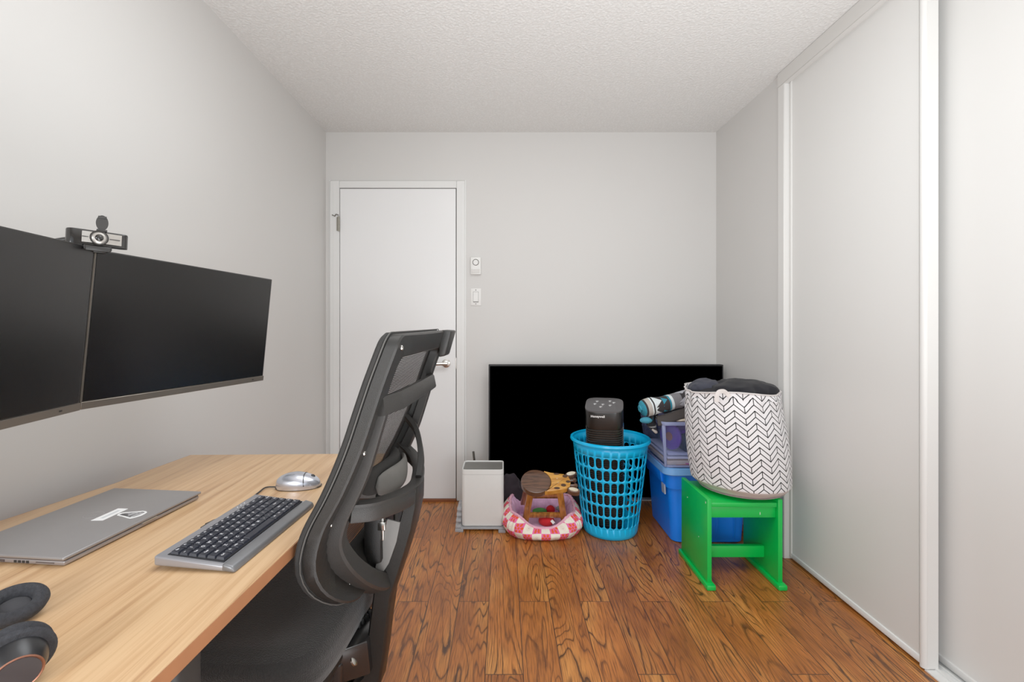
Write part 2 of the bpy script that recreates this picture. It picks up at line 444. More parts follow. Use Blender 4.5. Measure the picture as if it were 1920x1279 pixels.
aimed('side_fill', (-.80, -1.0, 1.3), (1.4, 1.9, .2), .6, 26)  # added unseen fill for the low closet doors and the stacked boxes
w = bpy.data.worlds.new('world'); SC.world = w; w.use_nodes = True
bg = w.node_tree.nodes['Background']; sky = w.node_tree.nodes.new('ShaderNodeTexSky')
sky.sky_type = 'HOSEK_WILKIE'; sky.sun_direction = (0.3, .6, .7); sky.turbidity = 4
w.node_tree.links.new(sky.outputs[0], bg.inputs[0]); bg.inputs[1].default_value = .6
# ------------------------------------------------------------------ desk
DZ = .73
def desk_mat():
    m, nt, b = newmat('desk_laminate')
    tc = N(nt, 'ShaderNodeTexCoord')
    mp = N(nt, 'ShaderNodeMapping'); mp.inputs['Scale'].default_value = (52, 1.6, 52); mp.inputs['Rotation'].default_value = (0, 0, R(3)); L(nt, tc.outputs['Object'], mp.inputs[0])
    n1 = N(nt, 'ShaderNodeTexNoise'); n1.inputs['Scale'].default_value = 1; n1.inputs['Detail'].default_value = 5; n1.inputs['Distortion'].default_value = .25; L(nt, mp.outputs[0], n1.inputs['Vector'])
    mp2 = N(nt, 'ShaderNodeMapping'); mp2.inputs['Scale'].default_value = (300, 8, 300); mp2.inputs['Rotation'].default_value = (0, 0, R(3)); L(nt, tc.outputs['Object'], mp2.inputs[0])
    n2 = N(nt, 'ShaderNodeTexNoise'); n2.inputs['Scale'].default_value = 1; n2.inputs['Detail'].default_value = 3; L(nt, mp2.outputs[0], n2.inputs['Vector'])
    f = math_(nt, 'ADD', math_(nt, 'MULTIPLY', n1.outputs[0], .7), math_(nt, 'MULTIPLY', n2.outputs[0], .3))
    L(nt, ramp(nt, f, [(.30, sr((172, 126, 84))), (.44, sr((204, 160, 114))), (.58, sr((220, 180, 134))), (.7, sr((210, 166, 120)))]), b.inputs['Base Color'])
    b.inputs['Roughness'].default_value = .36
    return m
M_desk = desk_mat()
def dpt(px, py): v = PZ(px, py, DZ); return (v.x, v.y)
outline = [(-.425, .12), dpt(280, 1279), dpt(584, 988), dpt(727, 850.4), dpt(358, 853), dpt(296, 875.4), dpt(220, 904.6), dpt(0, 977), (-1.128, .75), (-1.15, .12)]
desk = thing('desk', 'light wood office desk with a thin top standing along the left wall', 'desk', (-.75, .85, 0))
b = MB(); b.prism(outline, DZ-.023, DZ, bev=.0012); b.build('tabletop', M_desk, desk)
b = MB()   # brown edging strips along front and wall edge
def strip(pts, off, z0, z1):
    for (a, c) in zip(pts, pts[1:]):
        a = Vector(a); c = Vector(c); n = Vector(((c-a).y, -(c-a).x)).normalized()*off
        b.hexa([(a.x, a.y, z0), (c.x, c.y, z0), (c.x+n.x, c.y+n.y, z0), (a.x+n.x, a.y+n.y, z0)],
               [(a.x, a.y, z1), (c.x, c.y, z1), (c.x+n.x, c.y+n.y, z1), (a.x+n.x, a.y+n.y, z1)])
M_edge = plain('desk_edging', (160, 104, 68), .45, var=.15, scale=18)
strip(outline[:4], .0016, DZ-.0235, DZ-.0016)
# wall-side edging, seen from above
ins = []
strip(outline[4:9], .0016, DZ-.0235, DZ-.0005)
b.build('edge_band', M_edge, desk)
M_leg = plain('grey_steel_leg', (40, 39, 38), .5, .0)
for (lx, ly) in ((-.475, .645), (-1.05, .645), (-.62, 1.40), (-.98, 1.40)):
    b = MB(); b.box((lx-.045, ly-.03, .0), (lx+.045, ly+.03, DZ-.024), .012, 3); b.build('leg', M_leg, desk)
for ux in (-.56, -1.03):
    b = MB(); b.box((ux-.01, .62, DZ-.06), (ux+.01, 1.42, DZ-.0235)); b.build('underframe_rail', M_leg, desk)

# ------------------------------------------------------------------ monitors
M_scr = plain('matte_screen', (9, 8, 8), .27, spec=.6, var=.3)
M_bez = plain('monitor_black', (26, 25, 24), .4)
M_chin = plain('monitor_chin', (118, 110, 101), .35, .6)
def monitor(label, bl, u, v, Wd, Hd, group):
    """bl: lower near corner of the front face; u along the length, v up"""
    u = u.normalized(); v = (v-u*v.dot(u)).normalized(); n = u.cross(v)      # n points to the viewer's side
    if n.x < 0: n = -n
    rot = Matrix((u, v, n)).transposed().to_4x4()
    t = thing('monitor', label, 'monitor', bl, rot=rot)
    if group: t['group'] = group
    def mk(name, lo, hi, mat, bev=0, par=None):
        b = MB(); b.box(lo, hi, bev); return b.build(name, mat, par or t, world=False)
    mk('casing', (0, 0, -.022), (Wd, Hd, -.0008), M_bez, .002)
    mk('screen', (.0045, .0165, -.0015), (Wd-.0045, Hd-.003, .0), M_scr)
    b = MB(); b.box((0, -.0005, -.0025), (Wd, .0145, .0018), .0008, 1); b.build('bottom_bezel', M_chin, t, world=False)
    mk('side_trim', (0, .0145, -.002), (.0016, Hd, .0008), M_chin)
    b = MB(); b.box((Wd*.25, Hd*.25, -.05), (Wd*.75, Hd*.72, -.02), .01); b.build('rear_housing', M_bez, t, world=False)
    b = MB(); b.box((Wd-.055, .006, .0015), (Wd-.048, .009, .0022)); b.build('power_light', M_bez, t, world=False)
    return t, rot
BL = P(150, 768, .9355); TL = P(178, 467, .9355); BR = P(493, 713, 1.49); TR = P(511, 524, 1.49)
t1, rot1 = monitor('right black flat monitor nearer the door, tilted down, beside the joined pair', BL, BR-BL, TL-BL, (BR-BL).length, (TL-BL).length, 'joined monitors above the desk')
t1['label'] = 'black flat monitor nearer the door, its whole screen in view, above the desk'
BR2 = P(148.5, 769, .925); TR2 = P(174.5, 463.5, .925)
u2 = Vector((-.166, 1, -.004)).normalized(); W2 = .565
t2, rot2 = monitor('black flat monitor cut off by the photo edge, left of the webcam', BR2-u2*W2, u2, TR2-BR2, W2, (TR2-BR2).length, 'joined monitors above the desk')
arm = thing('monitor_stand', 'black dual monitor stand clamped to the desk behind both monitors', 'monitor stand', (-1.03, .80, DZ))
M_blk = plain('black_plastic', (34, 33, 32), .42)
b = MB(); b.tube([(-1.03, .80, DZ), (-1.03, .80, 1.16)], .017, 16); b.build('pole', M_blk, arm)
b = MB(); b.box((-1.07, .76, DZ-.04), (-.99, .84, DZ+.02), .006); b.build('clamp', M_blk, arm)
c1 = Vector(BL+BR)*.5; c1 = (BL+BR+TL+TR)/4; c2 = BR2-u2*W2*.5+(TR2-BR2)*.5
for c, nn in ((c1, rot1.col[2].xyz), (c2, rot2.col[2].xyz)):
    q = c-nn*.052
    b = MB(); b.sweep([(-1.03, .80, 1.13), ((-1.03+q.x)/2-.03, (.80+q.y)/2, 1.13), (q.x, q.y, q.z)], .035, .028); b.build('arm', M_blk, arm)

# ------------------------------------------------------------------ webcam
M_glossy = plain('glossy_black', (24, 23, 22), .15, spec=.6)
M_silver = plain('brushed_silver', (178, 174, 168), .33, .7)
wc = P(187, 448, .925); wc.x -= .004
ang = math.atan2(-.66, .75)            # facing direction
wrot = Matrix.Rotation(ang+R(90), 4, 'Z') @ Matrix.Rotation(R(2), 4, 'Y')
web = thing('webcam', 'black webcam with an open privacy flap clipped on top of the two monitors', 'webcam', wc, rot=wrot)
# local: x along the body, -y faces the viewer, z up
def wb(name, fn, mat, par=None):
    b = MB(); fn(b); return b.build(name, mat, par or web, world=False)
def body(b):
    pts = []
    for k in range(33):
        a = math.pi*k/32; pts.append((-.047*math.cos(a) if False else 0, 0))
    prof = []
    for sx_ in (-1, 1):
        for k in range(9):
            a = -math.pi/2+math.pi*k/8
            prof.append((sx_*(.036+.011*math.cos(a)), .012*math.sin(a)*sx_))
    # front face bows out
    for k in range(1, 8): pass
    b.prism(prof, -.0145, .0145, bev=.003)
wb('body', body, M_glossy)
def face(b):
    b.grid(lambda u, v: (-.025+.060*u, -.0131-.0030*(1-(2*u-1)**2), -.0105+.021*v), 12, 2)
    b.grid(lambda u, v: (-.025+.060*u, -.0124-.0035*(1-(2*u-1)**2), -.0095+.019*v), 12, 2)
wb('front_plate', face, M_silver)
MF = Matrix.Translation((0, -.015, 0)) @ Matrix.Rotation(R(90), 4, 'X')
wb('lens_ring', lambda b: (b.lathe([(.0128, -.002), (.0145, .003), (.0135, .0045), (.0125, .0035), (.0122, -.002)], M=MF, n=32),), M_blk)
wb('lens_housing', lambda b: b.lathe([(.0122, .001), (.0085, .0035), (.0068, .0035), (.006, .001), (0, .001)], M=MF, n=32), M_silver)
wb('lens', lambda b: b.lathe([(.0062, .0012), (.004, .0028), (0, .0034)], M=MF, n=24), M_glossy)
wb('side_bar', lambda b: b.box((-.025, -.0165, -.001), (-.016, -.0142, .0005)), M_blk)
wb('side_bar', lambda b: b.box((.016, -.0165, -.001), (.032, -.0142, .0005)), M_blk)
def flap(b):
    o = []
    for k in range(24):
        a = 2*math.pi*k/24; o.append((.0095*math.cos(a), .0150*math.sin(a)))
    b.prism(o, -.0012, .0012, M=Matrix.Translation((.004, -.012, .0305)) @ Matrix.Rotation(R(90), 4, 'X'))
    b.box((-.0025, -.0145, .0390), (.0105, -.010, .0440), .001)
    b.box((-.004, -.016, .0135), (.012, -.009, .0175), .001)
wb('privacy_flap', flap, plain('flap_black', (38, 36, 34), .55))
def clip(b):
    b.box((-.023, -.013, -.024), (.021, .016, -.0145), .003)
    b.box((-.020, -.0165, -.026), (.018, -.013, -.016), .002)
    b.box((-.016, .010, -.026), (.016, .030, -.017), .003)
wb('clip', clip, M_blk)
wb('cable_stub', lambda b: b.tube([(-.03, .012, -.004), (-.045, .026, -.006), (-.062, .032, -.012)], .005), M_blk)

# ------------------------------------------------------------------ laptop
FR = PZ(378, 921, DZ+.0185); FL = PZ(220, 911.5, DZ+.0185); NR = PZ(119, 1046, DZ+.0185)
u = (FR-NR); Lw = u.length; u.normalize(); v = Vector((-u.y, u.x, 0)); Ld = .229     # v towards the wall
lrot = Matrix((u, v, Vector((0, 0, 1)))).transposed().to_4x4()
lap = thing('laptop', 'closed silver grey laptop with stickers on its lid lying on the desk', 'laptop', (NR.x, NR.y, DZ), rot=lrot)
M_lap = plain('laptop_grey', (150, 147, 147), .38, .45, var=.03)
M_lapd = plain('laptop_seam', (70, 60, 60), .5)
b = MB(); b.box((.004, .003, .0015), (Lw-.004, Ld, .0100), .003, 2); b.build('base', plain('laptop_base', (158, 152, 152), .35, .5), lap, world=False)
b = MB(); b.box((.005, .005, .0095), (Lw-.005, Ld-.003, .0125)); b.build('seam', M_lapd, lap, world=False)
b = MB(); b.box((0, 0, .0120), (Lw, Ld+.002, .0185), .0028, 3); b.build('lid', M_lap, lap, world=False)
b = MB()
for q in range(4): b.box((.0032, .072+.008*q, .0035), (.005, .077+.008*q, .0075))
b.build('port', plain('port_dark', (30, 29, 30), .6), lap, world=False)
b = MB(); b.box((.0033, .022, .0055), (.005, .058, .0066)); b.build('card_slot', M_lapd, lap, world=False)
b = MB(); b.box((.0033, .12, .0035), (.005, .134, .0075)); b.build('port', M_lapd, lap, world=False)
b = MB(); b.box((Lw*.49, -.0006, .0095), (Lw*.6, .004, .0118)); b.build('opening_notch', M_silver, lap, world=False)
for sx_ in (.02, Lw-.02):
    for sy_ in (.02, Ld-.02):
        b = MB(); b.lathe([(.006, 0), (.006, .002), (0, .002)], c=(sx_, sy_, 0), n=12); b.build('rubber_foot', M_blk, lap, world=False)
def onlid(px, py):
    p = PZ(px, py, DZ+.0185)-Vector((NR.x, NR.y, DZ)); return (p.dot(u), p.dot(v))
def lam(b, px, z0, z1):
    b.prism([onlid(*p) for p in px], z0, z1)
M_white = plain('white_paper', (246, 246, 246), .4)
b = MB(); lam(b, [(170, 976.4), (192.8, 976.2), (240.3, 954.2), (221.6, 953.6)], .0184, .0188); st = b.build('label_sticker', M_white, lap, world=False)
b = MB(); b.prism([onlid(*p) for p in [(188, 972), (193, 972.4), (226, 957.4), (221, 957.2)]], .0188, .0189); b.build('printed_line', plain('pale_print', (205, 208, 212), .5), st, world=False)
cat = [(219, 966.5), (223, 963), (231, 961.2), (252, 959.6), (268, 958.1), (274, 958.8), (276, 961), (272, 963.6), (264, 967.5), (252, 971), (244, 972.8), (238, 971.6), (229, 968.6)]
b = MB(); lam(b, cat, .0184, .0187); st = b.build('drawn_sticker', M_white, lap, world=False)
b = MB()
rr = random.Random(3)
inn = [(224, 965.8), (229, 963.2), (250, 961.2), (267, 959.8), (272, 961), (262, 965.6), (250, 969.6), (243, 970.6), (236, 968.4)]
b.prism([onlid(*p) for p in inn], .0187, .0188); b.build('grey_field', plain('sticker_grey', (120, 118, 120), .5), st, world=False)
b = MB()
for seg, wd in (([(225, 965.4), (231, 965.6), (239, 967.4)], .0026), ([(232, 963.4), (240, 965.2), (247, 961.8)], .0018), ([(242, 968.8), (247, 966.6), (262, 961)], .0013), ([(266, 961), (269, 960.4)], .003)):
    b.sweep([Vector(onlid(*p)+(.0189,)) for p in seg], wd, .0003)
b.build('black_stroke', plain('ink', (32, 30, 32), .5), st, world=False)
b = MB()
for seg, wd in (([(240, 964.8), (252, 962.4), (264, 960.8)], .001), ([(246, 969.6), (256, 965.8), (268, 961.8)], .0012), ([(241, 967), (250, 964.6), (258, 963)], .001)):
    b.sweep([Vector(onlid(*p)+(.0190,)) for p in seg], wd, .0003)
b.build('white_stroke', M_white, st, world=False)
# faint round maker's emblem: ring of four thin strokes
lc = onlid(176, 965.5)
b = MB()
ring = [Vector((lc[0]+.017*math.cos(a), lc[1]+.017*math.sin(a), .0186)) for a in [2*math.pi*k/28 for k in range(28)]]
b.sweep(ring, .0010, .0002, closed=True)
for q in (-.006, 0, .006): b.sweep([Vector((lc[0]-.004+q*.3, lc[1]+q-.002, .0187)), Vector((lc[0]+.005+q*.3, lc[1]+q+.002, .0187))], .0012, .0002)
b.build('emblem', plain('emblem_light', (172, 170, 170), .3, .6), lap, world=False)

# ------------------------------------------------------------------ keyboard
O = Vector((-.4615, .797, DZ)); ku = Vector((.066, .998, 0)).normalized(); kv = Vector((-ku.y, ku.x, 0))
kl, kd = .290, .140
# local: x along the length (far = +), y from front edge to wall, tilted up to the wall
krot = Matrix((ku, kv, Vector((0, 0, 1)))).transposed().to_4x4()
kb = thing('keyboard', 'silver wired keyboard with black keys lying on the desk', 'keyboard', O, rot=krot)
M_kf = plain('keyboard_silver', (160, 160, 166), .35, .5)
M_kr = plain('keyboard_rest', (120, 121, 124), .38, .5)
M_key = plain('key_black', (34, 37, 48), .42, spec=.5)
M_leg2 = plain('key_legend', (225, 226, 232), .5)
def kz(y): return .013+(y/kd)*.011
b = MB()
b.hexa([(0, .0, .001), (kl, .0, .001), (kl, kd, .008), (0, kd, .008)], [(0, .0, .011), (kl, .0, .011), (kl+.004, kd, kz(kd)+.001), (.0, kd, kz(kd)+.001)], .0035, 3)
b.build('frame', M_kf, kb, world=False)
b = MB(); b.hexa([(-.001, -.006, .0), (kl+.001, -.006, .0), (kl+.001, .019, .003), (-.001, .019, .003)], [(-.001, -.002, .011), (kl+.001, -.002, .011), (kl+.001, .017, .0165), (-.001, .017, .0165)], .004, 3)
b.build('front_rest', M_kr, kb, world=False)
b = MB(); b.hexa([(.009, .020, .012), (kl-.009, .020, .012), (kl-.009, .122, .02), (.009, .122, .02)], [(.009, .020, kz(.02)+.0012), (kl-.009, .020, kz(.02)+.0012), (kl-.009, .122, kz(.122)+.0014), (.009, .122, kz(.122)+.0014)])
b.build('key_bed', plain('key_bed_black', (18, 19, 24), .5), kb, world=False)
b = MB(); b.hexa([(.120, kd-.004, .010), (.165, kd-.004, .010), (.160, kd+.010, .010), (.125, kd+.010, .010)], [(.120, kd-.004, .0235), (.165, kd-.004, .0235), (.160, kd+.009, .020), (.125, kd+.009, .020)], .001)
b.build('cable_grommet', M_blk, kb, world=False)
b = MB()
for q in range(3): b.lathe([(.0012, 0), (.0010, .0008), (0, .001)], c=(.215+.012*q, .131, kz(.131)+.001), n=10)
b.build('indicator_light', M_white, kb, world=False)
rows = [  # from the space-bar row up
    [('Ctrl', 1.3), ('Fn', 1), ('Win', 1), ('Alt', 1.1), ('', 5.4), ('Alt', 1.1), ('Fn', 1), ('Ctrl', 1.1), ('<', 1), ('v', 1), ('>', 1)],
    [('Shift', 2.2)]+[(c, 1) for c in 'ZXCVBNM,./']+[('Shift', 1.8), ('^', 1), ('End', 1)],
    [('Caps', 1.7)]+[(c, 1) for c in "ASDFGHJKL;'"]+[('Enter', 2.3), ('Pg', 1)],
    [('Tab', 1.4)]+[(c, 1) for c in 'QWERTYUIOP[]']+[('\\', 1.6), ('Pg', 1)],
    [('~', 1)]+[(c, 1) for c in '1234567890-=']+[('Back', 2), ('Home', 1)],
    [('Esc', 1.2)]+[('F%d' % k, 1) for k in range(1, 13)]+[('Ins', 1.4), ('Del', 1.4)],
]
ky0, ky1 = .0215, .121; rh = (ky1-ky0)/6.0; kx0, kx1 = .0105, kl-.0105
for ri, row in enumerate(rows):
    tot = sum(w_ for _, w_ in row); x = kx0; y0 = ky0+ri*rh; y1 = y0+rh-.0022
    for ch, w_ in row:
        dx = (kx1-kx0)*w_/tot; xa, xb = x+.0009, x+dx-.0009; x += dx
        za = kz((y0+y1)/2)+.001; zt_ = za+.0042
        b = MB(); b.hexa([(xa, y0, za-.001), (xb, y0, za-.001), (xb, y1, za), (xa, y1, za)],
                         [(xa+.0018, y0+.0015, zt_-.0006), (xb-.0018, y0+.0015, zt_-.0006), (xb-.0018, y1-.001, zt_+.0006), (xa+.0018, y1-.001, zt_+.0006)])
        if ch:
            vs, fs = text_mesh(ch, .0072 if len(ch) == 1 else .0046, .00018)
            cxk = xa+.0045 if len(ch) == 1 else (xa+xb)/2
            if ch: b.add([(cxk+p.x, (y0+y1)/2+.0015+p.y, zt_+.0001+(p.y+.0015)*.08+.0003) for p in vs], fs, None, False, mat=1)
        b.build('key', [M_key, M_leg2], kb, world=False, weld=0, autosm=False)

# ------------------------------------------------------------------ mouse
mc = Vector(((-.5876-.4717)/2, 1.186+.028, DZ))
ms = thing('computer_mouse', 'shiny silver wired mouse on the desk beyond the keyboard', 'mouse', mc, rotz=R(8))
M_ms = plain('mouse_silver', (208, 212, 224), .26, .8, var=.02)
def mfn(u, v):
    a = 2*math.pi*u; t = v
    rx = .0585*(1-.06*math.cos(2*a)); ry = .031
    sz = math.sqrt(max(0, 1-t**2.6)) if t < 1 else 0
    x = rx*math.cos(a)*sz; y = ry*math.sin(a)*sz
    hgt = .038*(1-.16*max(0, x/.0585)-.04*abs(x/.0585))
    z = .002+hgt*t**.8 if t > 0 else .002
    return (x-(.004*t), y, z)
b = MB(); b.grid(mfn, 48, 16)
b.build('shell', M_ms, ms, world=False)
b = MB(); b.lathe([(.0, .0), (.030, .0), (.031, .004)], n=40, M=Matrix.Scale(1.86, 4, (1, 0, 0))); b.build('underside', M_blk, ms, world=False)
b = MB()
pth = []
for k in range(13):
    a = R(-100+200*k/12)
    x = .018+.010*math.cos(a)*0+.012*(1-abs(k-6)/6.0)**.7*0; y = .0300*math.sin(a)
    v_ = 1
    # seam wraps over the shell between palm and buttons
    yy = max(-.029, min(.029, .031*math.sin(R(-88+176*k/12)))); xx = .020
    h0 = .038*(1-.16*xx/.0585-.04*xx/.0585); q = (yy/.031)**2+(xx/.0585)**2
    tt = (1-min(.999, q))**(1/2.6); pth.append(Vector((xx-.004*tt, yy, .002+h0*tt**.8+.0004)))
b.sweep(pth, .0022, .0012); b.build('seam', M_blk, ms, world=False)
b = MB(); b.lathe([(0, -.0035), (.006, -.0035), (.007, 0), (.006, .0035), (0, .0035)], M=Matrix.Translation((.034, 0, .0255)) @ Matrix.Rotation(R(90), 4, 'X'), n=20); b.build('scroll_wheel', M_blk, ms, world=False)
b = MB()
e0 = Vector((mc.x-.057, mc.y-.008, DZ+.004))
b.tube(smooth_path([e0, e0+Vector((-.022, -.006, .0)), PZ(483, 925, DZ+.003), Vector((-.605, 1.06, DZ+.003)), Vector((-.625, .985, DZ+.003))]), .0019, 8)
o = b.build('cable', M_blk, ms)

# ------------------------------------------------------------------ headphones
M_foam = plain('charcoal_foam', (44, 45, 50), .95, var=.75, scale=260, bump=.6, bscale=700)
M_foamin = plain('ear_cloth', (56, 56, 60), .9, var=.1, bump=.3, bscale=900)
M_cup = plain('cup_gunmetal', (40, 40, 42), .32, .4)
M_copper = plain('copper_rim', (150, 100, 80), .35, .8)
hp = thing('headphones', 'black on-ear headphones with foam pads lying at the near end of the desk', 'headphones', (-.66, .62, DZ))
def pad(b, M, r=.040, ri=.019, h=.017):
    pr = []
    for k in range(13):
        a = math.pi*k/12-R(20)*0; pr.append(((r+ri)/2+(r-ri)/2*math.cos(a), h*.35+h*.65*math.sin(a)))
    pr = [(r-.003, 0)]+pr+[(ri, 0)]
    b.lathe(pr, M=M, n=48)
c = PZ(26, 1144, DZ+.012)
Mp = Matrix.Translation((c.x, c.y, DZ+.0135)) @ Matrix.Rotation(R(14), 4, Vector((.8, .6, 0)))
b = MB(); pad(b, Mp, .0385); b.build('ear_pad', M_foam, hp)
b = MB(); b.lathe([(.0195, .0035), (.017, .0055), (0, .006)], M=Mp, n=32); b.build('pad_centre', M_foamin, hp)
b = MB(); b.lathe([(0, -.002), (.034, -.002), (.036, .002), (0, .002)], M=Mp, n=32); b.build('ear_cup', M_cup, hp)
# second cup stands on its rim, outer cap to the viewer
c2 = PZ(28, 1240, DZ+.034)
ax = Vector((.74, -.60, -.22)).normalized()
zr = ax.to_track_quat('Z', 'Y').to_matrix().to_4x4()
M2 = Matrix.Translation(c2) @ zr
b = MB()
Mpad = M2 @ Matrix.Translation((0, 0, -.008)) @ Matrix.Rotation(R(180), 4, 'X')
pad(b, Mpad, .0355); b.build('ear_pad', M_foam, hp)
b = MB(); b.lathe([(0, -.008), (.034, -.008), (.037, -.004), (.034, .000), (.030, .001)], M=M2, n=40); b.build('pad_back', M_foam, hp)
b = MB(); b.lathe([(.029, .0), (.0275, .010), (.0235, .020), (.022, .0225), (0, .0225)], M=M2, n=40); b.build('ear_cup', M_cup, hp)
b = MB(); b.lathe([(.0218, .0220), (.0228, .0235), (.0215, .0245), (.0205, .0235)], M=M2, n=40); b.build('copper_ring', M_copper, hp)
b = MB(); b.lathe([(.0205, .0225), (.020, .0240), (0, .0246)], M=M2, n=40); b.build('cap', plain('cap_glossy', (74, 78, 92), .2, .7), hp)
b = MB()
pa = c2+ax*.012+Vector((-.030, .0, .006))
b.tube([pa, pa+Vector((-.012, .0, .004))], .007, 12); b.build('hinge', M_copper, hp)
b = MB()
pb = pa+Vector((-.012, 0, .004)); pc = Vector((c.x-.038, c.y, DZ+.014))
b.sweep(smooth_path([pb, pb+Vector((-.05, .0, .006)), pb+Vector((-.12, .03, .0)), Vector((-.80-.06, .655, DZ+.016)), Vector((pc.x-.07, pc.y+.012, DZ+.014)), pc]), .014, .008)
b.build('headband', M_blk, hp)
# ------------------------------------------------------------------ office chair
CA = R(-3.4); CC = Vector((0, 1.11, 0))
chair = thing('office_chair', 'black mesh-back swivel office chair pushed in at the desk', 'chair', (-.02+CC.x, CC.y, 0), rotz=CA)
def plastic(name, c, rough):
    return plain(name, c, rough, var=.18, scale=160, bump=.35, bscale=900, spec=.42)
M_pl = plastic('chair_plastic', (28, 27, 25), .42)
M_pl2 = plastic('chair_plastic_light', (38, 36, 34), .45)
M_pld = plastic('chair_plastic_dark', (15, 14, 13), .5)
XF = [(.45, -.300), (.576, -.308), (.606, -.328), (.6236, -.340), (.653, -.350), (.687, -.357), (.726, -.353), (.770, -.338), (.819, -.309), (.8775, -.282), (.926, -.2625), (.985, -.243), (1.044, -.223), (1.132, -.189)]
def xf(z):
    # gentle smoothing of the table
    return (interp(XF, z-.02)+2*interp(XF, z)+interp(XF, z+.02))/4
def hw(z): return interp([(.576, .225), (.66, .248), (.8, .25), (1.13, .25)], z)
def rrect(z0, z1, hwf, rt, rb, n=10):
    """closed outline in (s,z), starting bottom left going right; same point count for any size"""
    pts = []
    def arc(cs, cz, r, a0, a1):
        for k in range(n+1):
            a = a0+(a1-a0)*k/n; pts.append((cs+r*math.cos(a), cz+r*math.sin(a)))
    def line(p, q, m):
        for k in range(1, m): pts.append((p[0]+(q[0]-p[0])*k/m, p[1]+(q[1]-p[1])*k/m))
    wb_, wt = hwf(z0+rb), hwf(z1)
    arc(-wb_+rb, z0+rb, rb, math.pi, 1.5*math.pi); line(pts[-1], (wb_-rb, z0), 10)
    arc(wb_-rb, z0+rb, rb, 1.5*math.pi, 2*math.pi); line(pts[-1], (wt, z1-rt), 26)
    arc(wt-rt, z1-rt, rt, 0, math.pi/2); line(pts[-1], (-wt+rt, z1), 10)
    arc(-wt+rt, z1-rt, rt, math.pi/2, math.pi); line(pts[-1], (-wb_, z0+rb), 26)
    return pts
outer = rrect(.574, 1.134, hw, .028, .13)
inner = rrect(.648, 1.086, lambda z: hw(z)-.052, .02, .11)
def backx(s, z, d): return xf(z)+d-.10*max(0, abs(s)-.12)**1.0*.35
def loop_mesh(b, lo, li, d0, d1, bev=.005):
    n = len(lo); secs = []
    for (so, zo), (si, zi) in zip(lo, li):
        def m(t): return so+(si-so)*t, zo+(zi-zo)*t
        L_ = math.hypot(si-so, zi-zo); e = bev/L_
        ring = []
        for t, d in ((0, d0+bev), (e, d0), (1-e, d0), (1, d0+bev), (1, d1-bev), (1-e, d1), (e, d1), (0, d1-bev)):
            s_, z_ = m(t); ring.append((backx(s_, z_, d), s_, z_))
        secs.append(ring)
    vs = [p for r_ in secs for p in r_]; K = 8; fs = []
    for i in range(n):
        j = (i+1) % n
        for k in range(K): fs.append((i*K+k, j*K+k, j*K+(k+1) % K, i*K+(k+1) % K))
    b.add(vs, fs, None, True)
def cb(name, fn, mat, par=None):
    b = MB(); fn(b); return b.build(name, mat, par or chair, world=False)
# frame: side walls (lighter) are part of the same moulding
backrest = cb('backrest_frame', lambda b: loop_mesh(b, outer, inner, .012, .040, .004), M_pl)
pip = [(s_*1.0, z_) for s_, z_ in outer]
def grow(pts, g):
    c_ = (0, .85); out = []
    n = len(pts)
    for i, (s_, z_) in enumerate(pts):
        a = Vector(pts[i-1]); c2_ = Vector(pts[(i+1) % n]); t = (c2_-a).normalized(); nn = Vector((t.y, -t.x))
        out.append((s_+nn.x*g, z_+nn.y*g))
    return out
cb('mesh_edging', lambda b: loop_mesh(b, grow(outer, .003), grow(outer, -.016), -.002, .0135, .005), plain('edging_fabric', (40, 39, 38), .9, var=.4, scale=500, bump=.8, bscale=1200))
def stitch(b):
    o = grow(outer, .0035)
    b.tube([(backx(s_, z_, .0125), s_, z_) for s_, z_ in o], .0013, 6, closed=True)
cb('seam_cord', stitch, plain('seam_cord_grey', (78, 76, 73), .8))
def mesh_mat():
    m, nt, b = newmat('chair_mesh')
    uv = N(nt, 'ShaderNodeUVMap', uv_map='UVMap'); sx = N(nt, 'ShaderNodeSeparateXYZ'); L(nt, uv.outputs[0], sx.inputs[0])
    fv = math_(nt, 'FRACT', math_(nt, 'MULTIPLY', sx.outputs[1], 250)); fu = math_(nt, 'FRACT', math_(nt, 'MULTIPLY', sx.outputs[0], 260))
    lv = math_(nt, 'GREATER_THAN', fv, .22); lu = math_(nt, 'GREATER_THAN', fu, .72)
    a = math_(nt, 'MAXIMUM', lv, lu)
    L(nt, mixc(nt, fv, sr((22, 21, 20)), sr((64, 62, 60))), b.inputs['Base Color'])
    L(nt, a, b.inputs['Alpha']); b.inputs['Roughness'].default_value = .6
    return m
def meshpanel(b):
    def fn(u, v):
        z = .600+(1.105-.600)*v; w_ = hw(z)-.03
        if z < .72: w_ -= .10*(1-math.sqrt(max(0, 1-((.72-z)/.12)**2)))
        s_ = -w_+2*w_*u
        return (backx(s_, z, .008)+.012*(1-(s_/w_)**2), s_, z)
    b.grid(fn, 30, 50, lambda u, v: (u*.44, v*.505))
cb('backrest_mesh', meshpanel, mesh_mat())
# upper headrest mount on the top bar (far end lug)
def toplug(b):
    b.hexa([(xf(1.08)+.038, .175, 1.060), (xf(1.08)+.058, .175, 1.064), (xf(1.08)+.058, .242, 1.064), (xf(1.08)+.038, .242, 1.060)],
           [(xf(1.13)+.030, .160, 1.136), (xf(1.13)+.060, .160, 1.134), (xf(1.13)+.060, .244, 1.134), (xf(1.13)+.030, .244, 1.136)], .005)
cb('headrest_lug', toplug, M_pl)
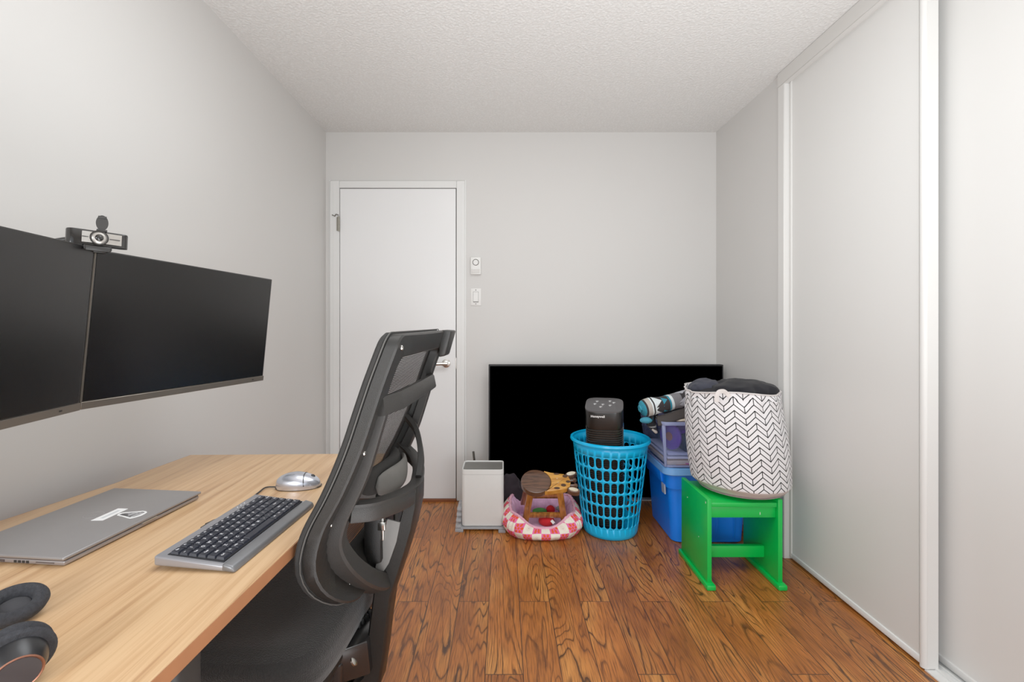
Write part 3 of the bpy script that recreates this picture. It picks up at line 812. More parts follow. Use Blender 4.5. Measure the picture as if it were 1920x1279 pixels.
# support yoke: crossbar, two legs sweeping in to the spine
near = [(-.203, -.205, .990), (-.222, -.203, .930), (-.243, -.200, .867), (-.266, -.198, .816), (-.292, -.196, .765), (-.306, -.190, .718), (-.298, -.168, .668), (-.281, -.120, .612), (-.266, -.06, .566), (-.258, -.01, .545)]
wid = [.030, .032, .034, .036, .042, .05, .055, .055, .05, .045]
def yoke(sgn):
    def fn(b):
        pts = smooth_path([(x, y*sgn, z) for x, y, z in near], 4); ws = []
        for i in range(len(pts)):
            t = i/4; k = min(int(t), 8); ws.append(wid[k]+(wid[k+1]-wid[k])*(t-k))
        b.sweep(pts, [w_*.8 for w_ in ws], [w_*.75 for w_ in ws], up=(1, 0, .3))
    return fn
for sg in (1, -1): cb('support_arm', yoke(sg), M_pl2)
cb('crossbar', lambda b: b.sweep([(-.204, -.221, .994), (-.186, -.16, .996), (-.182, 0, .997), (-.186, .16, .996), (-.204, .221, .994)], .020, .036, up=(-.2, 0, 1)), M_pl2)
# lumbar carrier: band running back from one arm round the spine to the other
def carrier(b):
    pts = smooth_path([(-.272, -.196, .778), (-.232, -.165, .772), (-.202, -.10, .764), (-.188, -.035, .757), (-.184, 0, .756), (-.188, .035, .757), (-.202, .10, .764), (-.232, .165, .776), (-.275, .20, .800)], 4)
    b.sweep(pts, .016, .036, up=(0, 0, 1))
    b.sweep([p+Vector((-.006, 0, .017)) for p in pts], .030, .007, up=(0, 0, 1))
cb('lumbar_carrier', carrier, M_pl2)
def farloop(b):
    b.sweep(smooth_path([(-.190, .03, .775), (-.196, .08, .815), (-.225, .15, .862), (-.262, .19, .890)], 5), .024, .014, up=(1, 0, 0))
cb('lumbar_brace', farloop, M_pl2)
M_lf = plain('lumbar_fabric', (36, 34, 32), .95, var=.3, scale=300, bump=.5, bscale=900)
M_lf2 = plain('lumbar_plate', (92, 90, 86), .6, var=.12, bump=.2)
def lpad(x0_, th, z0, z1, hs):
    def fn(b):
        def f2(u, v):
            a = 2*math.pi*v
            s_ = (2*u-1); e = max(0, 1-abs(s_)**4)**.35
            z = (z0+z1)/2+(z1-z0)/2*math.sin(a)*e; x = x0_+th*math.cos(a)*e+.030*(s_**2)*-1
            return (x, s_*hs, z)
        b.grid(f2, 24, 20)
    return fn
cb('lumbar_pad', lpad(-.250, .016, .770, .838, .12), M_lf)
cb('lumbar_plate', lpad(-.224, .009, .765, .828, .10), M_lf2)
# spine
def spine(b):
    secs = [((-.188, .0, .775), .085, .022), ((-.193, 0, .735), .088, .030), ((-.206, 0, .680), .082, .034), ((-.224, 0, .625), .075, .038), ((-.242, 0, .575), .068, .042), ((-.262, 0, .520), .062, .044), ((-.272, 0, .45), .058, .044), ((-.280, 0, .38), .056, .044), ((-.29, 0, .315), .056, .046), ((-.33, 0, .275), .06, .05), ((-.45, 0, .262), .09, .05)]
    b.sweep([s_[0] for s_ in secs], [s_[1] for s_ in secs], [s_[2] for s_ in secs], up=(1, 0, .2))
cb('spine', spine, M_pl)
cb('lit_spine_face', lambda b: b.sweep([(-.230, -.043, .700), (-.240, -.042, .655), (-.256, -.040, .605), (-.276, -.036, .560)], [.004, .004, .004, .004], [.030, .032, .028, .012], up=(1, 0, .2)), plain('lit_face_grey', (118, 116, 113), .6, var=.1))  # near side of the spine, light falling on it painted as pale grey
def silver(b):
    b.box((-.262, -.05, .655), (-.252, -.038, .712), .002); b.box((-.266, -.054, .680), (-.248, -.036, .700), .002)
cb('height_adjuster', silver, M_chrome)
cb('adjuster_block', lambda b: b.box((-.300, -.055, .600), (-.256, .05, .725), .012), M_pld)
# screws
def screws(b):
    for (s_, z_) in ((-.222, 1.108), (-.222, .905), (-.215, .762), (-.165, .612)):
        M_ = Matrix.Translation((backx(s_, z_, .0405), s_, z_)) @ Matrix.Rotation(R(90), 4, 'Y')
        b.lathe([(.0055, 0), (.0045, .002), (.002, .0012), (0, .0005)], M=M_, n=14)
for (s_, z_) in ((-.222, 1.108), (-.222, .905), (-.213, .762), (-.150, .612), (.222, 1.108), (.150, .612)):
    M_ = Matrix.Translation((backx(s_, z_, .0402), s_, z_)) @ Matrix.Rotation(R(90), 4, 'Y')
    cb('screw', lambda b: b.lathe([(.0055, 0), (.0045, .002), (.002, .0014), (0, .0008)], M=M_, n=14), M_chrome)
# seat
M_seat = plain('seat_fabric', (26, 25, 24), .95, var=.95, scale=240, bump=1, bscale=420, sheen=.3)
def seatf(b):
    # superellipse cushion, x from -.80 to -.318, s +-.255
    def f2(u, v):
        a = 2*math.pi*u; e = 2/5.0
        cx_ = abs(math.cos(a))**e*math.copysign(1, math.cos(a)); sy_ = abs(math.sin(a))**e*math.copysign(1, math.sin(a))
        prof = [(0, .418), (.90, .418), (.975, .428), (1.0, .452), (.985, .478), (.94, .496), (.8, .506), (.4, .500), (0, .497)]
        k = v*(len(prof)-1); i = min(int(k), len(prof)-2); t = k-i
        r_ = prof[i][0]+(prof[i+1][0]-prof[i][0])*t; z = prof[i][1]+(prof[i+1][1]-prof[i][1])*t
        x = -.562+.242*cx_*r_; y = .262*sy_*r_
        if x < -.72: z -= (x+.72)**2*2.2
        if z > .47: z += .010*(abs(y)/.26)**2
        return (x, y, z)
    b.grid(f2, 72, 24)
so = cb('seat', seatf, M_seat)
md = so.modifiers.new('s', 'SUBSURF'); md.levels = 1; md.render_levels = 1
cb('seat_shell', lambda b: b.box((-.79, -.235, .395), (-.335, .235, .425), .012), M_pld)
def mech(b):
    b.box((-.62, -.09, .33), (-.335, .09, .398), .008)
    b.hexa([(-.335, -.075, .345), (-.285, -.045, .345), (-.285, .045, .345), (-.335, .075, .345)], [(-.345, -.09, .425), (-.292, -.05, .425), (-.292, .05, .425), (-.345, .09, .425)], .004)
cb('tilt_mechanism', mech, plain('mechanism_black', (30, 29, 29), .25, spec=.6))
for q in range(4):
    cb('spring_knob', lambda b: b.lathe([(.0055, 0), (.0055, .012), (.004, .014), (0, .014)], c=(-.328+.004*q, .008+.014*q-.01, .425), n=12), M_pld)
cb('mechanism_bolt', lambda b: b.lathe([(.012, 0), (.012, .004), (.007, .006), (0, .006)], M=Matrix.Translation((-.318, -.062, .388)) @ Matrix.Rotation(R(60), 4, 'Y'), n=18), M_chrome)
cb('recline_lever', lambda b: b.tube([(-.36, -.08, .37), (-.36, -.16, .365), (-.355, -.22, .36)], .008), M_blk)
for sg in (-1, 1):
    ar = cb('armrest', lambda b: b.box((-.735, sg*.272-.038, .606), (-.475, sg*.272+.038, .632), .011, 3), M_pld)
    b = MB(); b.sweep([(-.60, sg*.272, .61), (-.60, sg*.275, .45), (-.59, sg*.25, .405), (-.58, sg*.18, .395)], .045, .022, up=(1, 0, 0)); b.build('armrest_post', M_pl, ar, world=False)
gl = cb('gas_lift', lambda b: b.lathe([(.03, .10), (.03, .23), (.018, .23), (.018, .335), (0, .335)], c=(-.55, 0, 0), n=24), M_blk)
for k in range(5):
    a = R(72*k+20)
    d_ = Vector((math.cos(a), math.sin(a), 0)); c_ = Vector((-.55, 0, 0))
    lg = cb('base_leg', lambda b: b.sweep([c_+Vector((0, 0, .115)), c_+d_*.12+Vector((0, 0, .11)), c_+d_*.31+Vector((0, 0, .082))], [.06, .05, .034], [.05, .04, .024]), M_blk)
    p_ = c_+d_*.30; sd = Vector((-d_.y, d_.x, 0))
    for s2 in (-1, 1):
        M_ = Matrix.Translation(p_+sd*.014*s2+Vector((0, 0, .027))) @ sd.to_track_quat('Z', 'Y').to_matrix().to_4x4()
        b = MB(); b.lathe([(0, -.009), (.024, -.009), (.027, -.005), (.027, .005), (.024, .009), (0, .009)], M=M_, n=20); b.build('caster_wheel', M_blk, lg, world=False)
    b = MB(); b.tube([p_+Vector((0, 0, .03)), p_+Vector((0, 0, .085))], .006, 8); b.build('caster_stem', M_chrome, lg, world=False)
# ------------------------------------------------------------------ wall fittings
al = thing('door_alarm', 'small white sensor box with a round speaker above the light switch', 'alarm', P(892, 499, YB))
cA = P(892.3, 499, YB)
M_wp = plain('white_plastic', (236, 235, 232), .35, var=.02)
M_gp = plain('grey_gap', (96, 92, 88), .6)
b = MB(); b.box((cA.x-.033, YB-.022, cA.z-.056), (cA.x+.033, YB-.0005, cA.z+.056), .003); b.build('case', M_wp, al)
MF2 = Matrix.Translation((cA.x, YB-.022, cA.z+.022)) @ Matrix.Rotation(R(90), 4, 'X')
b = MB(); b.lathe([(.0175, 0), (.0185, .002), (.0205, .002), (.0212, 0)], M=MF2, n=32); b.build('speaker_ring', M_gp, al)
b = MB(); b.lathe([(.017, 0), (.0165, .0015), (0, .0025)], M=MF2, n=32); b.build('speaker_grille', M_wp, al)
b = MB(); b.box((cA.x-.028, YB-.0245, cA.z-.048), (cA.x+.026, YB-.0215, cA.z-.022), .001); b.build('battery_cover', plain('cover_plastic', (216, 214, 210), .4), al)
sw = thing('light_switch', 'white rocker light switch beside the door casing', 'switch', P(892, 557, YB))
cA = P(892.3, 557, YB)
b = MB(); b.box((cA.x-.034, YB-.006, cA.z-.056), (cA.x+.034, YB-.0005, cA.z+.056), .002); b.build('wall_plate', M_wp, sw)
b = MB(); b.box((cA.x-.0175, YB-.0075, cA.z-.0345), (cA.x+.0175, YB-.005, cA.z+.0345)); b.build('rocker_gap', M_gp, sw)
b = MB(); b.hexa([(cA.x-.016, YB-.014, cA.z-.030), (cA.x+.016, YB-.014, cA.z-.030), (cA.x+.016, YB-.006, cA.z-.030), (cA.x-.016, YB-.006, cA.z-.030)],
                 [(cA.x-.016, YB-.008, cA.z+.033), (cA.x+.016, YB-.008, cA.z+.033), (cA.x+.016, YB-.006, cA.z+.033), (cA.x-.016, YB-.006, cA.z+.033)]); b.build('rocker', M_wp, sw)
for q in (-.045, .045):
    b = MB(); b.lathe([(.0035, 0), (.003, .0012), (0, .001)], M=Matrix.Translation((cA.x, YB-.006, cA.z+q)) @ Matrix.Rotation(R(90), 4, 'X'), n=12); b.build('screw', M_gp, sw)

# ------------------------------------------------------------------ television leaning by the back wall
TY = 2.90
tl = P(916, 684, TY); tr_ = P(1356.5, 684.5, TY); bl_ = P(916, 936.5, TY)
tv = thing('television', 'large black flat television standing on the floor against the back wall', 'television', ((tl.x+tr_.x)/2, TY, 0))
M_tv = plain('tv_glass', (0, 0, 0), .5, spec=.0, var=.0)
M_tvf = plain('tv_frame', (10, 11, 15), .5, .0)
b = MB(); b.box((tl.x, TY, bl_.z), (tr_.x, TY+.045, tl.z), .002, 1); b.build('casing', M_tvf, tv)
b = MB(); b.box((tl.x+.008, TY-.0006, bl_.z+.014), (tr_.x-.008, TY+.001, tl.z-.008)); b.build('screen', M_tv, tv)
b = MB(); b.box((tl.x, TY-.002, bl_.z-.002), (tr_.x, TY+.006, bl_.z+.010), .001, 1); b.build('bottom_bezel', plain('tv_chin', (128, 130, 136), .3, .7), tv)
for q in (tl.x+.13, tr_.x-.2):
    b = MB(); b.sweep([(q, TY-.045, .006), (q, TY-.01, bl_.z*.6), (q, TY+.02, bl_.z+.004), (q, TY+.05, bl_.z*.6), (q, TY+.11, .006)], .03, .012); b.build('foot', M_tvf, tv)

# ------------------------------------------------------------------ waste bin, clear stand, rod
b0, b1, by0, by1, bz0, bz1 = P(865.5, 988, 2.61).x, P(944.5, 988, 2.61).x, 2.61, 2.79, .022, .337
wb_ = thing('waste_bin', 'tall white rectangular bin with rounded corners beside the door casing', 'bin', ((b0+b1)/2, 2.70, bz0))
M_bin = plain('bin_white', (232, 232, 229), .38, var=.02)
def rr2(x0, x1, y0, y1, r, n=6):
    o = []
    for cx_, cy_, a0 in ((x1-r, y1-r, 0), (x0+r, y1-r, 90), (x0+r, y0+r, 180), (x1-r, y0+r, 270)):
        for k in range(n+1):
            a = R(a0+90*k/n); o.append((cx_+r*math.cos(a), cy_+r*math.sin(a)))
    return o
def shell(b, rings):
    """rings: list of (outline, z)"""
    vs = []; fs = []; n = len(rings[0][0])
    for o, z in rings: vs += [(p[0], p[1], z) for p in o]
    for i in range(len(rings)-1):
        for k in range(n): fs.append((i*n+k, i*n+(k+1) % n, (i+1)*n+(k+1) % n, (i+1)*n+k))
    fs.append(tuple(range(n))[::-1]); fs.append(tuple((len(rings)-1)*n+k for k in range(n)))
    b.add(vs, fs, None, True)
def O_(i, r=.022): return rr2(b0+i, b1-i, by0+i, by1-i, max(.004, r-i))
b = MB(); shell(b, [(O_(.006), bz0), (O_(.001), bz0+.004), (O_(0), bz0+.02), (O_(0), bz1-.004), (O_(.002), bz1), (O_(.006), bz1), (O_(.008), bz1-.004), (O_(.009), bz1-.04), (O_(.02), bz0+.03)])
b.build('body', M_bin, wb_)
b = MB(); b.prism(O_(.0085), bz1-.05, bz1-.006); b.build('inner_lid', plain('lid_grey', (112, 110, 106), .55, var=.12, scale=20), wb_)
b = MB(); shell(b, [(O_(-.0003), bz1-.0275), (O_(-.0003), bz1-.0255)]); b.build('rim_groove', plain('groove_grey', (200, 200, 198), .5), wb_)
M_clear = plain('clear_acrylic', (206, 208, 212), .15, var=.1, alpha=.5, spec=.6)
stn = thing('clear_tray_stand', 'low clear plastic stacking stand beneath the white bin', 'stand', (-.12, 2.68, 0))
sx0 = P(853, 990, 2.58).x; sx1 = P(948, 1000, 2.58).x
b = MB(); b.box((sx0+.03, 2.592, .014), (sx1, 2.84, .0205), .002); b.build('shelf', M_clear, stn)
b = MB(); b.box((sx0, 2.585, .0), (sx0+.045, 2.63, .014), .003); b.build('foot', M_clear, stn)
b = MB(); b.box((sx1-.04, 2.575, .0), (sx1, 2.61, .013), .003); b.build('foot', M_clear, stn)
for q, z in enumerate((.030, .058, .086, .112)):
    b = MB(); b.box((sx0+.002*q, 2.60+.012*q, z-.012), (b0-.003, 2.76, z), .002); b.build('side_shelf', M_clear, stn)
b = MB(); b.box((sx0+.012, 2.70, .0), (b0-.004, 2.755, .115), .002); b.build('side_wall', M_clear, stn)
rod = thing('metal_rod', 'thin dark metal rod standing up behind the white bin', 'rod', (P(888, 900, 2.85).x, 2.85, 0))
rb = P(890, 870, 2.85); rt_ = P(887.5, 846.5, 2.85)
b = MB(); b.tube([(rb.x+.003, 2.85, .004), tuple(rb), tuple(rt_)], .0068, 14); b.build('shaft', plain('gunmetal', (98, 94, 88), .3, .8), rod)
b = MB(); b.lathe([(.04, 0), (.045, .01), (.043, .11), (.02, .13), (0, .13)], c=(rb.x+.003, 2.85, 0), n=24); b.build('holder', M_blk, rod)

# ------------------------------------------------------------------ cloth helpers
def lump(name, c, r, mat, parent=None, amp=.25, fr=9, sub=5, seed=0, flat=None, sq=1.0, ridge=True):
    bm = bmesh.new(); bmesh.ops.create_icosphere(bm, subdivisions=sub, radius=1)
    for v in bm.verts:
        p = v.co.copy(); q = Vector((p.x*r[0], p.y*r[1], p.z*r[2]))
        k = noise.noise(q*fr+Vector((seed, seed*2, 0)))
        k2 = 1-abs(noise.noise(q*fr*1.7+Vector((seed*3, 5, 1))))*2 if ridge else 0
        s_ = 1+amp*k+amp*.45*k2
        co_ = Vector((c[0]+q.x*s_, c[1]+q.y*s_, c[2]+q.z*s_))
        if flat is not None and co_.z < flat: co_.z = flat+(co_.z-flat)*.04
        v.co = co_
    b = MB(); bm.verts.index_update(); b.addbm(bm, True)
    return b.build(name, mat, parent, autosm=False)
def sheet(name, fn, nu, nv, mat, parent=None, th=.003):
    b = MB(); b.grid(fn, nu, nv); o = b.build(name, mat, parent, autosm=False)
    m_ = o.modifiers.new('s', 'SOLIDIFY'); m_.thickness = th; return o
def cloth(name, c, bump=.5): return plain(name, c, .92, var=.25, scale=30, bump=bump, bscale=500, sheen=.05)
M_plum = cloth('plum_cloth', (38, 29, 36)); M_navy = cloth('black_knit', (20, 20, 26)); M_slate = cloth('slate_cloth', (50, 52, 64))

# dark garment heap behind the stool
g = lump('folded_garment', (.055, 2.80, .115), (.072, .045, .118), M_plum, amp=.30, fr=14, seed=2, flat=.012)
tag(g, 'dark plum garment heaped on the floor behind the pink pet bed', 'clothing')
g = lump('dark_garment', (.32, 2.82, .07), (.19, .035, .085), plain('black_cloth', (22, 21, 24), .95), amp=.2, fr=12, seed=6, flat=.004)
tag(g, 'black cloth lying on the floor under the television screen', 'clothing')

# ------------------------------------------------------------------ pet bed
def bed_mat():
    m, nt, b = newmat('checked_cotton')
    uv = N(nt, 'ShaderNodeUVMap', uv_map='UVMap'); sx = N(nt, 'ShaderNodeSeparateXYZ'); L(nt, uv.outputs[0], sx.inputs[0])
    S = 1/.046
    cu = math_(nt, 'MULTIPLY', sx.outputs[0], S); cv = math_(nt, 'MULTIPLY', sx.outputs[1], S)
    par = math_(nt, 'MODULO', math_(nt, 'ADD', math_(nt, 'FLOOR', cu), math_(nt, 'ADD', math_(nt, 'FLOOR', cv), 40)), 2)
    fu = math_(nt, 'SUBTRACT', math_(nt, 'FRACT', cu), .5); fv = math_(nt, 'SUBTRACT', math_(nt, 'FRACT', cv), .5)
    # six orange petals round the centre
    ang_ = math_(nt, 'ARCTAN2', fv, fu); rad = math_(nt, 'SQRT', math_(nt, 'ADD', math_(nt, 'MULTIPLY', fu, fu), math_(nt, 'MULTIPLY', fv, fv)))
    pet = math_(nt, 'MULTIPLY', math_(nt, 'ADD', math_(nt, 'COSINE', math_(nt, 'MULTIPLY', ang_, 6)), 1), .5)
    dist = math_(nt, 'ABSOLUTE', math_(nt, 'SUBTRACT', rad, .33))
    dot = math_(nt, 'LESS_THAN', dist, math_(nt, 'MULTIPLY', pet, .2)); cen = math_(nt, 'LESS_THAN', rad, .12)
    dots = math_(nt, 'MAXIMUM', dot, cen)
    red = mixc(nt, dots, sr((244, 104, 166)), sr((240, 84, 40)))
    bear = math_(nt, 'LESS_THAN', rad, .24)
    cream = mixc(nt, math_(nt, 'MULTIPLY', bear, .35), sr((250, 240, 222)), sr((236, 200, 190)))
    nose_ = math_(nt, 'LESS_THAN', math_(nt, 'SQRT', math_(nt, 'ADD', math_(nt, 'MULTIPLY', math_(nt, 'ADD', fv, .02), math_(nt, 'ADD', fv, .02)), math_(nt, 'MULTIPLY', fu, fu))), .035)
    cream = mixc(nt, math_(nt, 'MULTIPLY', nose_, .7), cream, sr((120, 80, 60)))
    L(nt, mixc(nt, par, cream, red), b.inputs['Base Color']); b.inputs['Roughness'].default_value = .9
    n2 = N(nt, 'ShaderNodeTexNoise'); n2.inputs['Scale'].default_value = 30; L(nt, uv.outputs[0], n2.inputs['Vector'])
    bp = N(nt, 'ShaderNodeBump'); bp.inputs['Strength'].default_value = .5; bp.inputs['Distance'].default_value = .006
    L(nt, n2.outputs[0], bp.inputs['Height']); L(nt, bp.outputs[0], b.inputs['Normal'])
    return m
bc = Vector((.216, 2.655, 0)); BA, BB = .206, .182
pb_ = thing('pet_bed', 'small pink checked pet bed with a lavender lining on the floor', 'pet bed', bc)
def bh(a):
    f = (math.sin(a)+1)/2                       # 0 at the front
    dip = math.exp(-((math.degrees(a)+88) % 360 if False else abs(((math.degrees(a)-270+180) % 360)-180)/1.0)**2/(2*26**2))
    side = .120+.030*f
    return side-.052*dip+.008*math.sin(5*a)
def bout(a, g=0):
    e = 2/3.0; cx_ = abs(math.cos(a))**e*math.copysign(1, math.cos(a)); sy_ = abs(math.sin(a))**e*math.copysign(1, math.sin(a))
    return Vector((bc.x+(BA+g)*cx_, bc.y+(BB+g)*sy_, 0))
# arc length table
per = [0]; NA = 160
for k in range(NA): per.append(per[-1]+(bout(2*math.pi*(k+1)/NA)-bout(2*math.pi*k/NA)).length)
def wallfn(u, v, inner_=False):
    a = 2*math.pi*u; h = bh(a)
    wr = .004*noise.noise(Vector((math.cos(a)*9, math.sin(a)*9, v*3)))+.0035*math.sin(a*46)*(.3+.7*v)*(1 if math.sin(a) > -.8 else .25)
    if not inner_:
        t = v*math.pi*.62
        g = -.018+.040*math.sin(v*math.pi)**.8*1-.010*v; z = h*(v**.9)
    else:
        g = -.028-.040*math.sin(min(1, v*1.1)*math.pi)*.6-.022*v; z = h*(1-v*.92)+.002
    p = bout(a, g+wr); p.z = max(.001, z); return p
b = MB(); b.grid(lambda u, v: wallfn(u, v), NA, 14, lambda u, v: (per[int(round(u*NA))], v*.105*(bh(2*math.pi*u)/.1)))
b.build('outer_cover', bed_mat(), pb_)
M_lav = cloth('lavender_fleece', (232, 178, 216), .8)
b = MB(); b.grid(lambda u, v: wallfn(u, v, True), NA, 14)
b.build('inner_lining', M_lav, pb_)
b = MB()
tp = [wallfn(k/NA, 1)*.5+wallfn(k/NA, 0, True)*.5 for k in range(NA)]
b.tube([Vector((p.x, p.y, p.z-.002)) for p in tp], .0075, 8, closed=True); b.build('top_ruffle', plain('pink_binding', (246, 168, 190), .9, var=.3, scale=60), pb_)
def cush(u, v):
    a = 2*math.pi*u; p = bout(a, -.045); q = bc+(p-bc)*v; q.z = .030+.010*(1-v**3)+.004*noise.noise(q*20); return q
b = MB(); b.grid(cush, 80, 14); b.build('cushion', M_lav, pb_)

# toys
M_red = cloth('red_felt', (206, 22, 32)); M_grn = cloth('green_felt', (88, 168, 80))
s1 = PZ(1024, 977, .060)
t = thing('strawberry_toy', 'red plush toy with a white tag lying in the pet bed', 'toy', s1)
b_ = lump('plush_body', (s1.x, s1.y, .062), (.044, .030, .030), M_red, t, amp=.08, fr=12, ridge=False, sub=4)
b = MB(); b.sweep([(s1.x+.018, s1.y-.012, .078), (s1.x+.030, s1.y-.024, .070), (s1.x+.040, s1.y-.032, .060)], .016, .0015, up=(0, -.6, .8)); b.build('tag', M_white, t)
s2 = P(1011, 957, 2.70)
g = lump('leaf_toy', (s2.x, s2.y, .072), (.042, .02, .018), M_grn, amp=.1, fr=10, ridge=False, sub=3); tag(g, 'green soft toy behind the stool crossbar in the pet bed', 'toy')
s3 = P(1032, 953, 2.71)
g = lump('ball_toy', (s3.x, s3.y, .075), (.026, .02, .026), M_red, amp=.08, fr=10, ridge=False, sub=3); tag(g, 'round red soft toy at the back of the pet bed', 'toy')
s4 = P(1047, 955, 2.74)
g = lump('grey_toy', (s4.x+.02, s4.y, .070), (.036, .018, .018), cloth('grey_felt', (130, 138, 136)), amp=.15, fr=14, sub=3); tag(g, 'grey green soft toy behind the stool leg in the pet bed', 'toy')

# ------------------------------------------------------------------ carved stool leaning in the bed
def wood(name, c1_, c2_, sc_=(60, 6, 60), rough=.3):
    m, nt, b = newmat(name)
    tc = N(nt, 'ShaderNodeTexCoord'); mp = N(nt, 'ShaderNodeMapping'); mp.inputs['Scale'].default_value = sc_; L(nt, tc.outputs['Object'], mp.inputs[0])
    n = N(nt, 'ShaderNodeTexNoise'); n.inputs['Scale'].default_value = 1; n.inputs['Detail'].default_value = 5; n.inputs['Distortion'].default_value = .6; L(nt, mp.outputs[0], n.inputs['Vector'])
    L(nt, ramp(nt, n.outputs[0], [(.32, sr(c1_)), (.62, sr(c2_))]), b.inputs['Base Color']); b.inputs['Roughness'].default_value = rough
    b.inputs['Coat Weight'].default_value = .3; return m
M_wb = wood('stained_brown_wood', (58, 34, 22), (104, 70, 50), (12, 90, 12)); M_wy = wood('honey_wood', (186, 116, 34), (226, 160, 66), (10, 70, 10)); M_wl = wood('stool_leg_wood', (122, 68, 22), (190, 118, 48), (60, 60, 8)); M_we = wood('pale_wood', (214, 196, 160), (244, 232, 208), (30, 30, 30))
sb = PZ(983, 986, .034)
SR = Matrix.Rotation(R(29), 4, 'X')
stl = thing('animal_stool', 'small wooden stool with a carved giraffe-head seat leaning in the pet bed', 'stool', (sb.x, sb.y, .034), rot=SR)
HS = .240; cxs, cys = .060, .072; dr = .081
def sp(name, fn, mat, par=None):
    b = MB(); fn(b); return b.build(name, mat, par or stl, world=False)
disc = [(cxs+dr*math.cos(2*math.pi*k/40), cys+dr*math.sin(2*math.pi*k/40)) for k in range(40)]
sp('seat', lambda b: b.prism(disc, HS, HS+.030, bev=.006), M_wb)
# head outline: starts behind the disc, narrows to the brow
hd = [(cxs+.045, cys+.067), (cxs+.09, cys+.060), (cxs+.125, cys+.054), (cxs+.155, cys+.050), (cxs+.178, cys+.034), (cxs+.185, cys+.01), (cxs+.185, cys-.012), (cxs+.178, cys-.036), (cxs+.155, cys-.052), (cxs+.125, cys-.058), (cxs+.09, cys-.064), (cxs+.045, cys-.070)]
arc_ = [(cxs+(dr+.0006)*math.cos(R(a)), cys+(dr+.0006)*math.sin(R(a))) for a in range(-58, 59, 8)]
head = sp('head_board', lambda b: b.prism(hd[::-1]+[] if False else (hd+arc_), HS+.001, HS+.0285, bev=.004), M_wy)
def ell(cx_, cy_, rx, ry, rot_=0, n=20):
    return [(cx_+rx*math.cos(2*math.pi*k/n)*math.cos(rot_)-ry*math.sin(2*math.pi*k/n)*math.sin(rot_), cy_+rx*math.cos(2*math.pi*k/n)*math.sin(rot_)+ry*math.sin(2*math.pi*k/n)*math.cos(rot_)) for k in range(n)]
M_spot = plain('burnt_spot', (72, 44, 22), .4)
for e_ in ((cxs+.115, cys+.050, .016, .006), (cxs+.160, cys+.034, .014, .011), (cxs+.172, cys-.004, .012, .009), (cxs+.145, cys-.028, .014, .010), (cxs+.108, cys-.048, .016, .008)):
    sp('spot', lambda b: b.prism(ell(*e_), HS+.028, HS+.0290), M_spot, head)
for e_ in ((cxs+.115, cys+.018), (cxs+.118, cys-.012)):
    sp('eye', lambda b: b.prism(ell(e_[0], e_[1], .0022, .0022), HS+.028, HS+.0292), M_we, head)
for sg in (1, -1):
    ex, ey = cxs+.196, cys+sg*.055
    er = sp('ear', lambda b: b.prism(ell(ex, ey, .034, .017, sg*R(14)), HS-.002, HS+.026, bev=.004), M_wb)
    sp('inner_ear', lambda b: b.prism(ell(ex-.001, ey, .025, .0115, sg*R(14)), HS+.0255, HS+.0285), M_we, er)
    sp('horn', lambda b: (b.tube([(cxs+.18, cys+sg*.017, HS+.013), (cxs+.205, cys+sg*.018, HS+.013)], .009, 12), b.lathe([(0, -.012), (.010, -.009), (.0135, 0), (.010, .009), (0, .012)], M=Matrix.Translation((cxs+.211, cys+sg*.019, HS+.013)) @ Matrix.Rotation(R(90), 4, 'Y'), n=16)), M_wb)
lt = [(cxs-.030, cys-.045), (cxs+.125, cys-.045), (cxs-.030, cys+.045), (cxs+.125, cys+.045)]
lb = [(cxs-.060, .0), (cxs+.165, .0), (cxs-.060, .150), (cxs+.165, .150)]
for (tx, ty), (bx_, by_) in zip(lt, lb):
    sp('leg', lambda b: b.hexa([(bx_-.017, by_-.014, 0), (bx_+.017, by_-.014, 0), (bx_+.017, by_+.014, 0), (bx_-.017, by_+.014, 0)], [(tx-.017, ty-.014, HS), (tx+.017, ty-.014, HS), (tx+.017, ty+.014, HS), (tx-.017, ty+.014, HS)], .004), M_wl)
def mid(a, c, t): return Vector((a[0]+(c[0]-a[0])*t, a[1]+(c[1]-a[1])*t, HS*t))
for i, j in ((0, 1), (2, 3)):
    for tt in (.32, .93):
        sp('crossbar', lambda b: b.sweep([mid(lb[i], lt[i], tt), mid(lb[j], lt[j], tt)], .018, .030), M_wl)
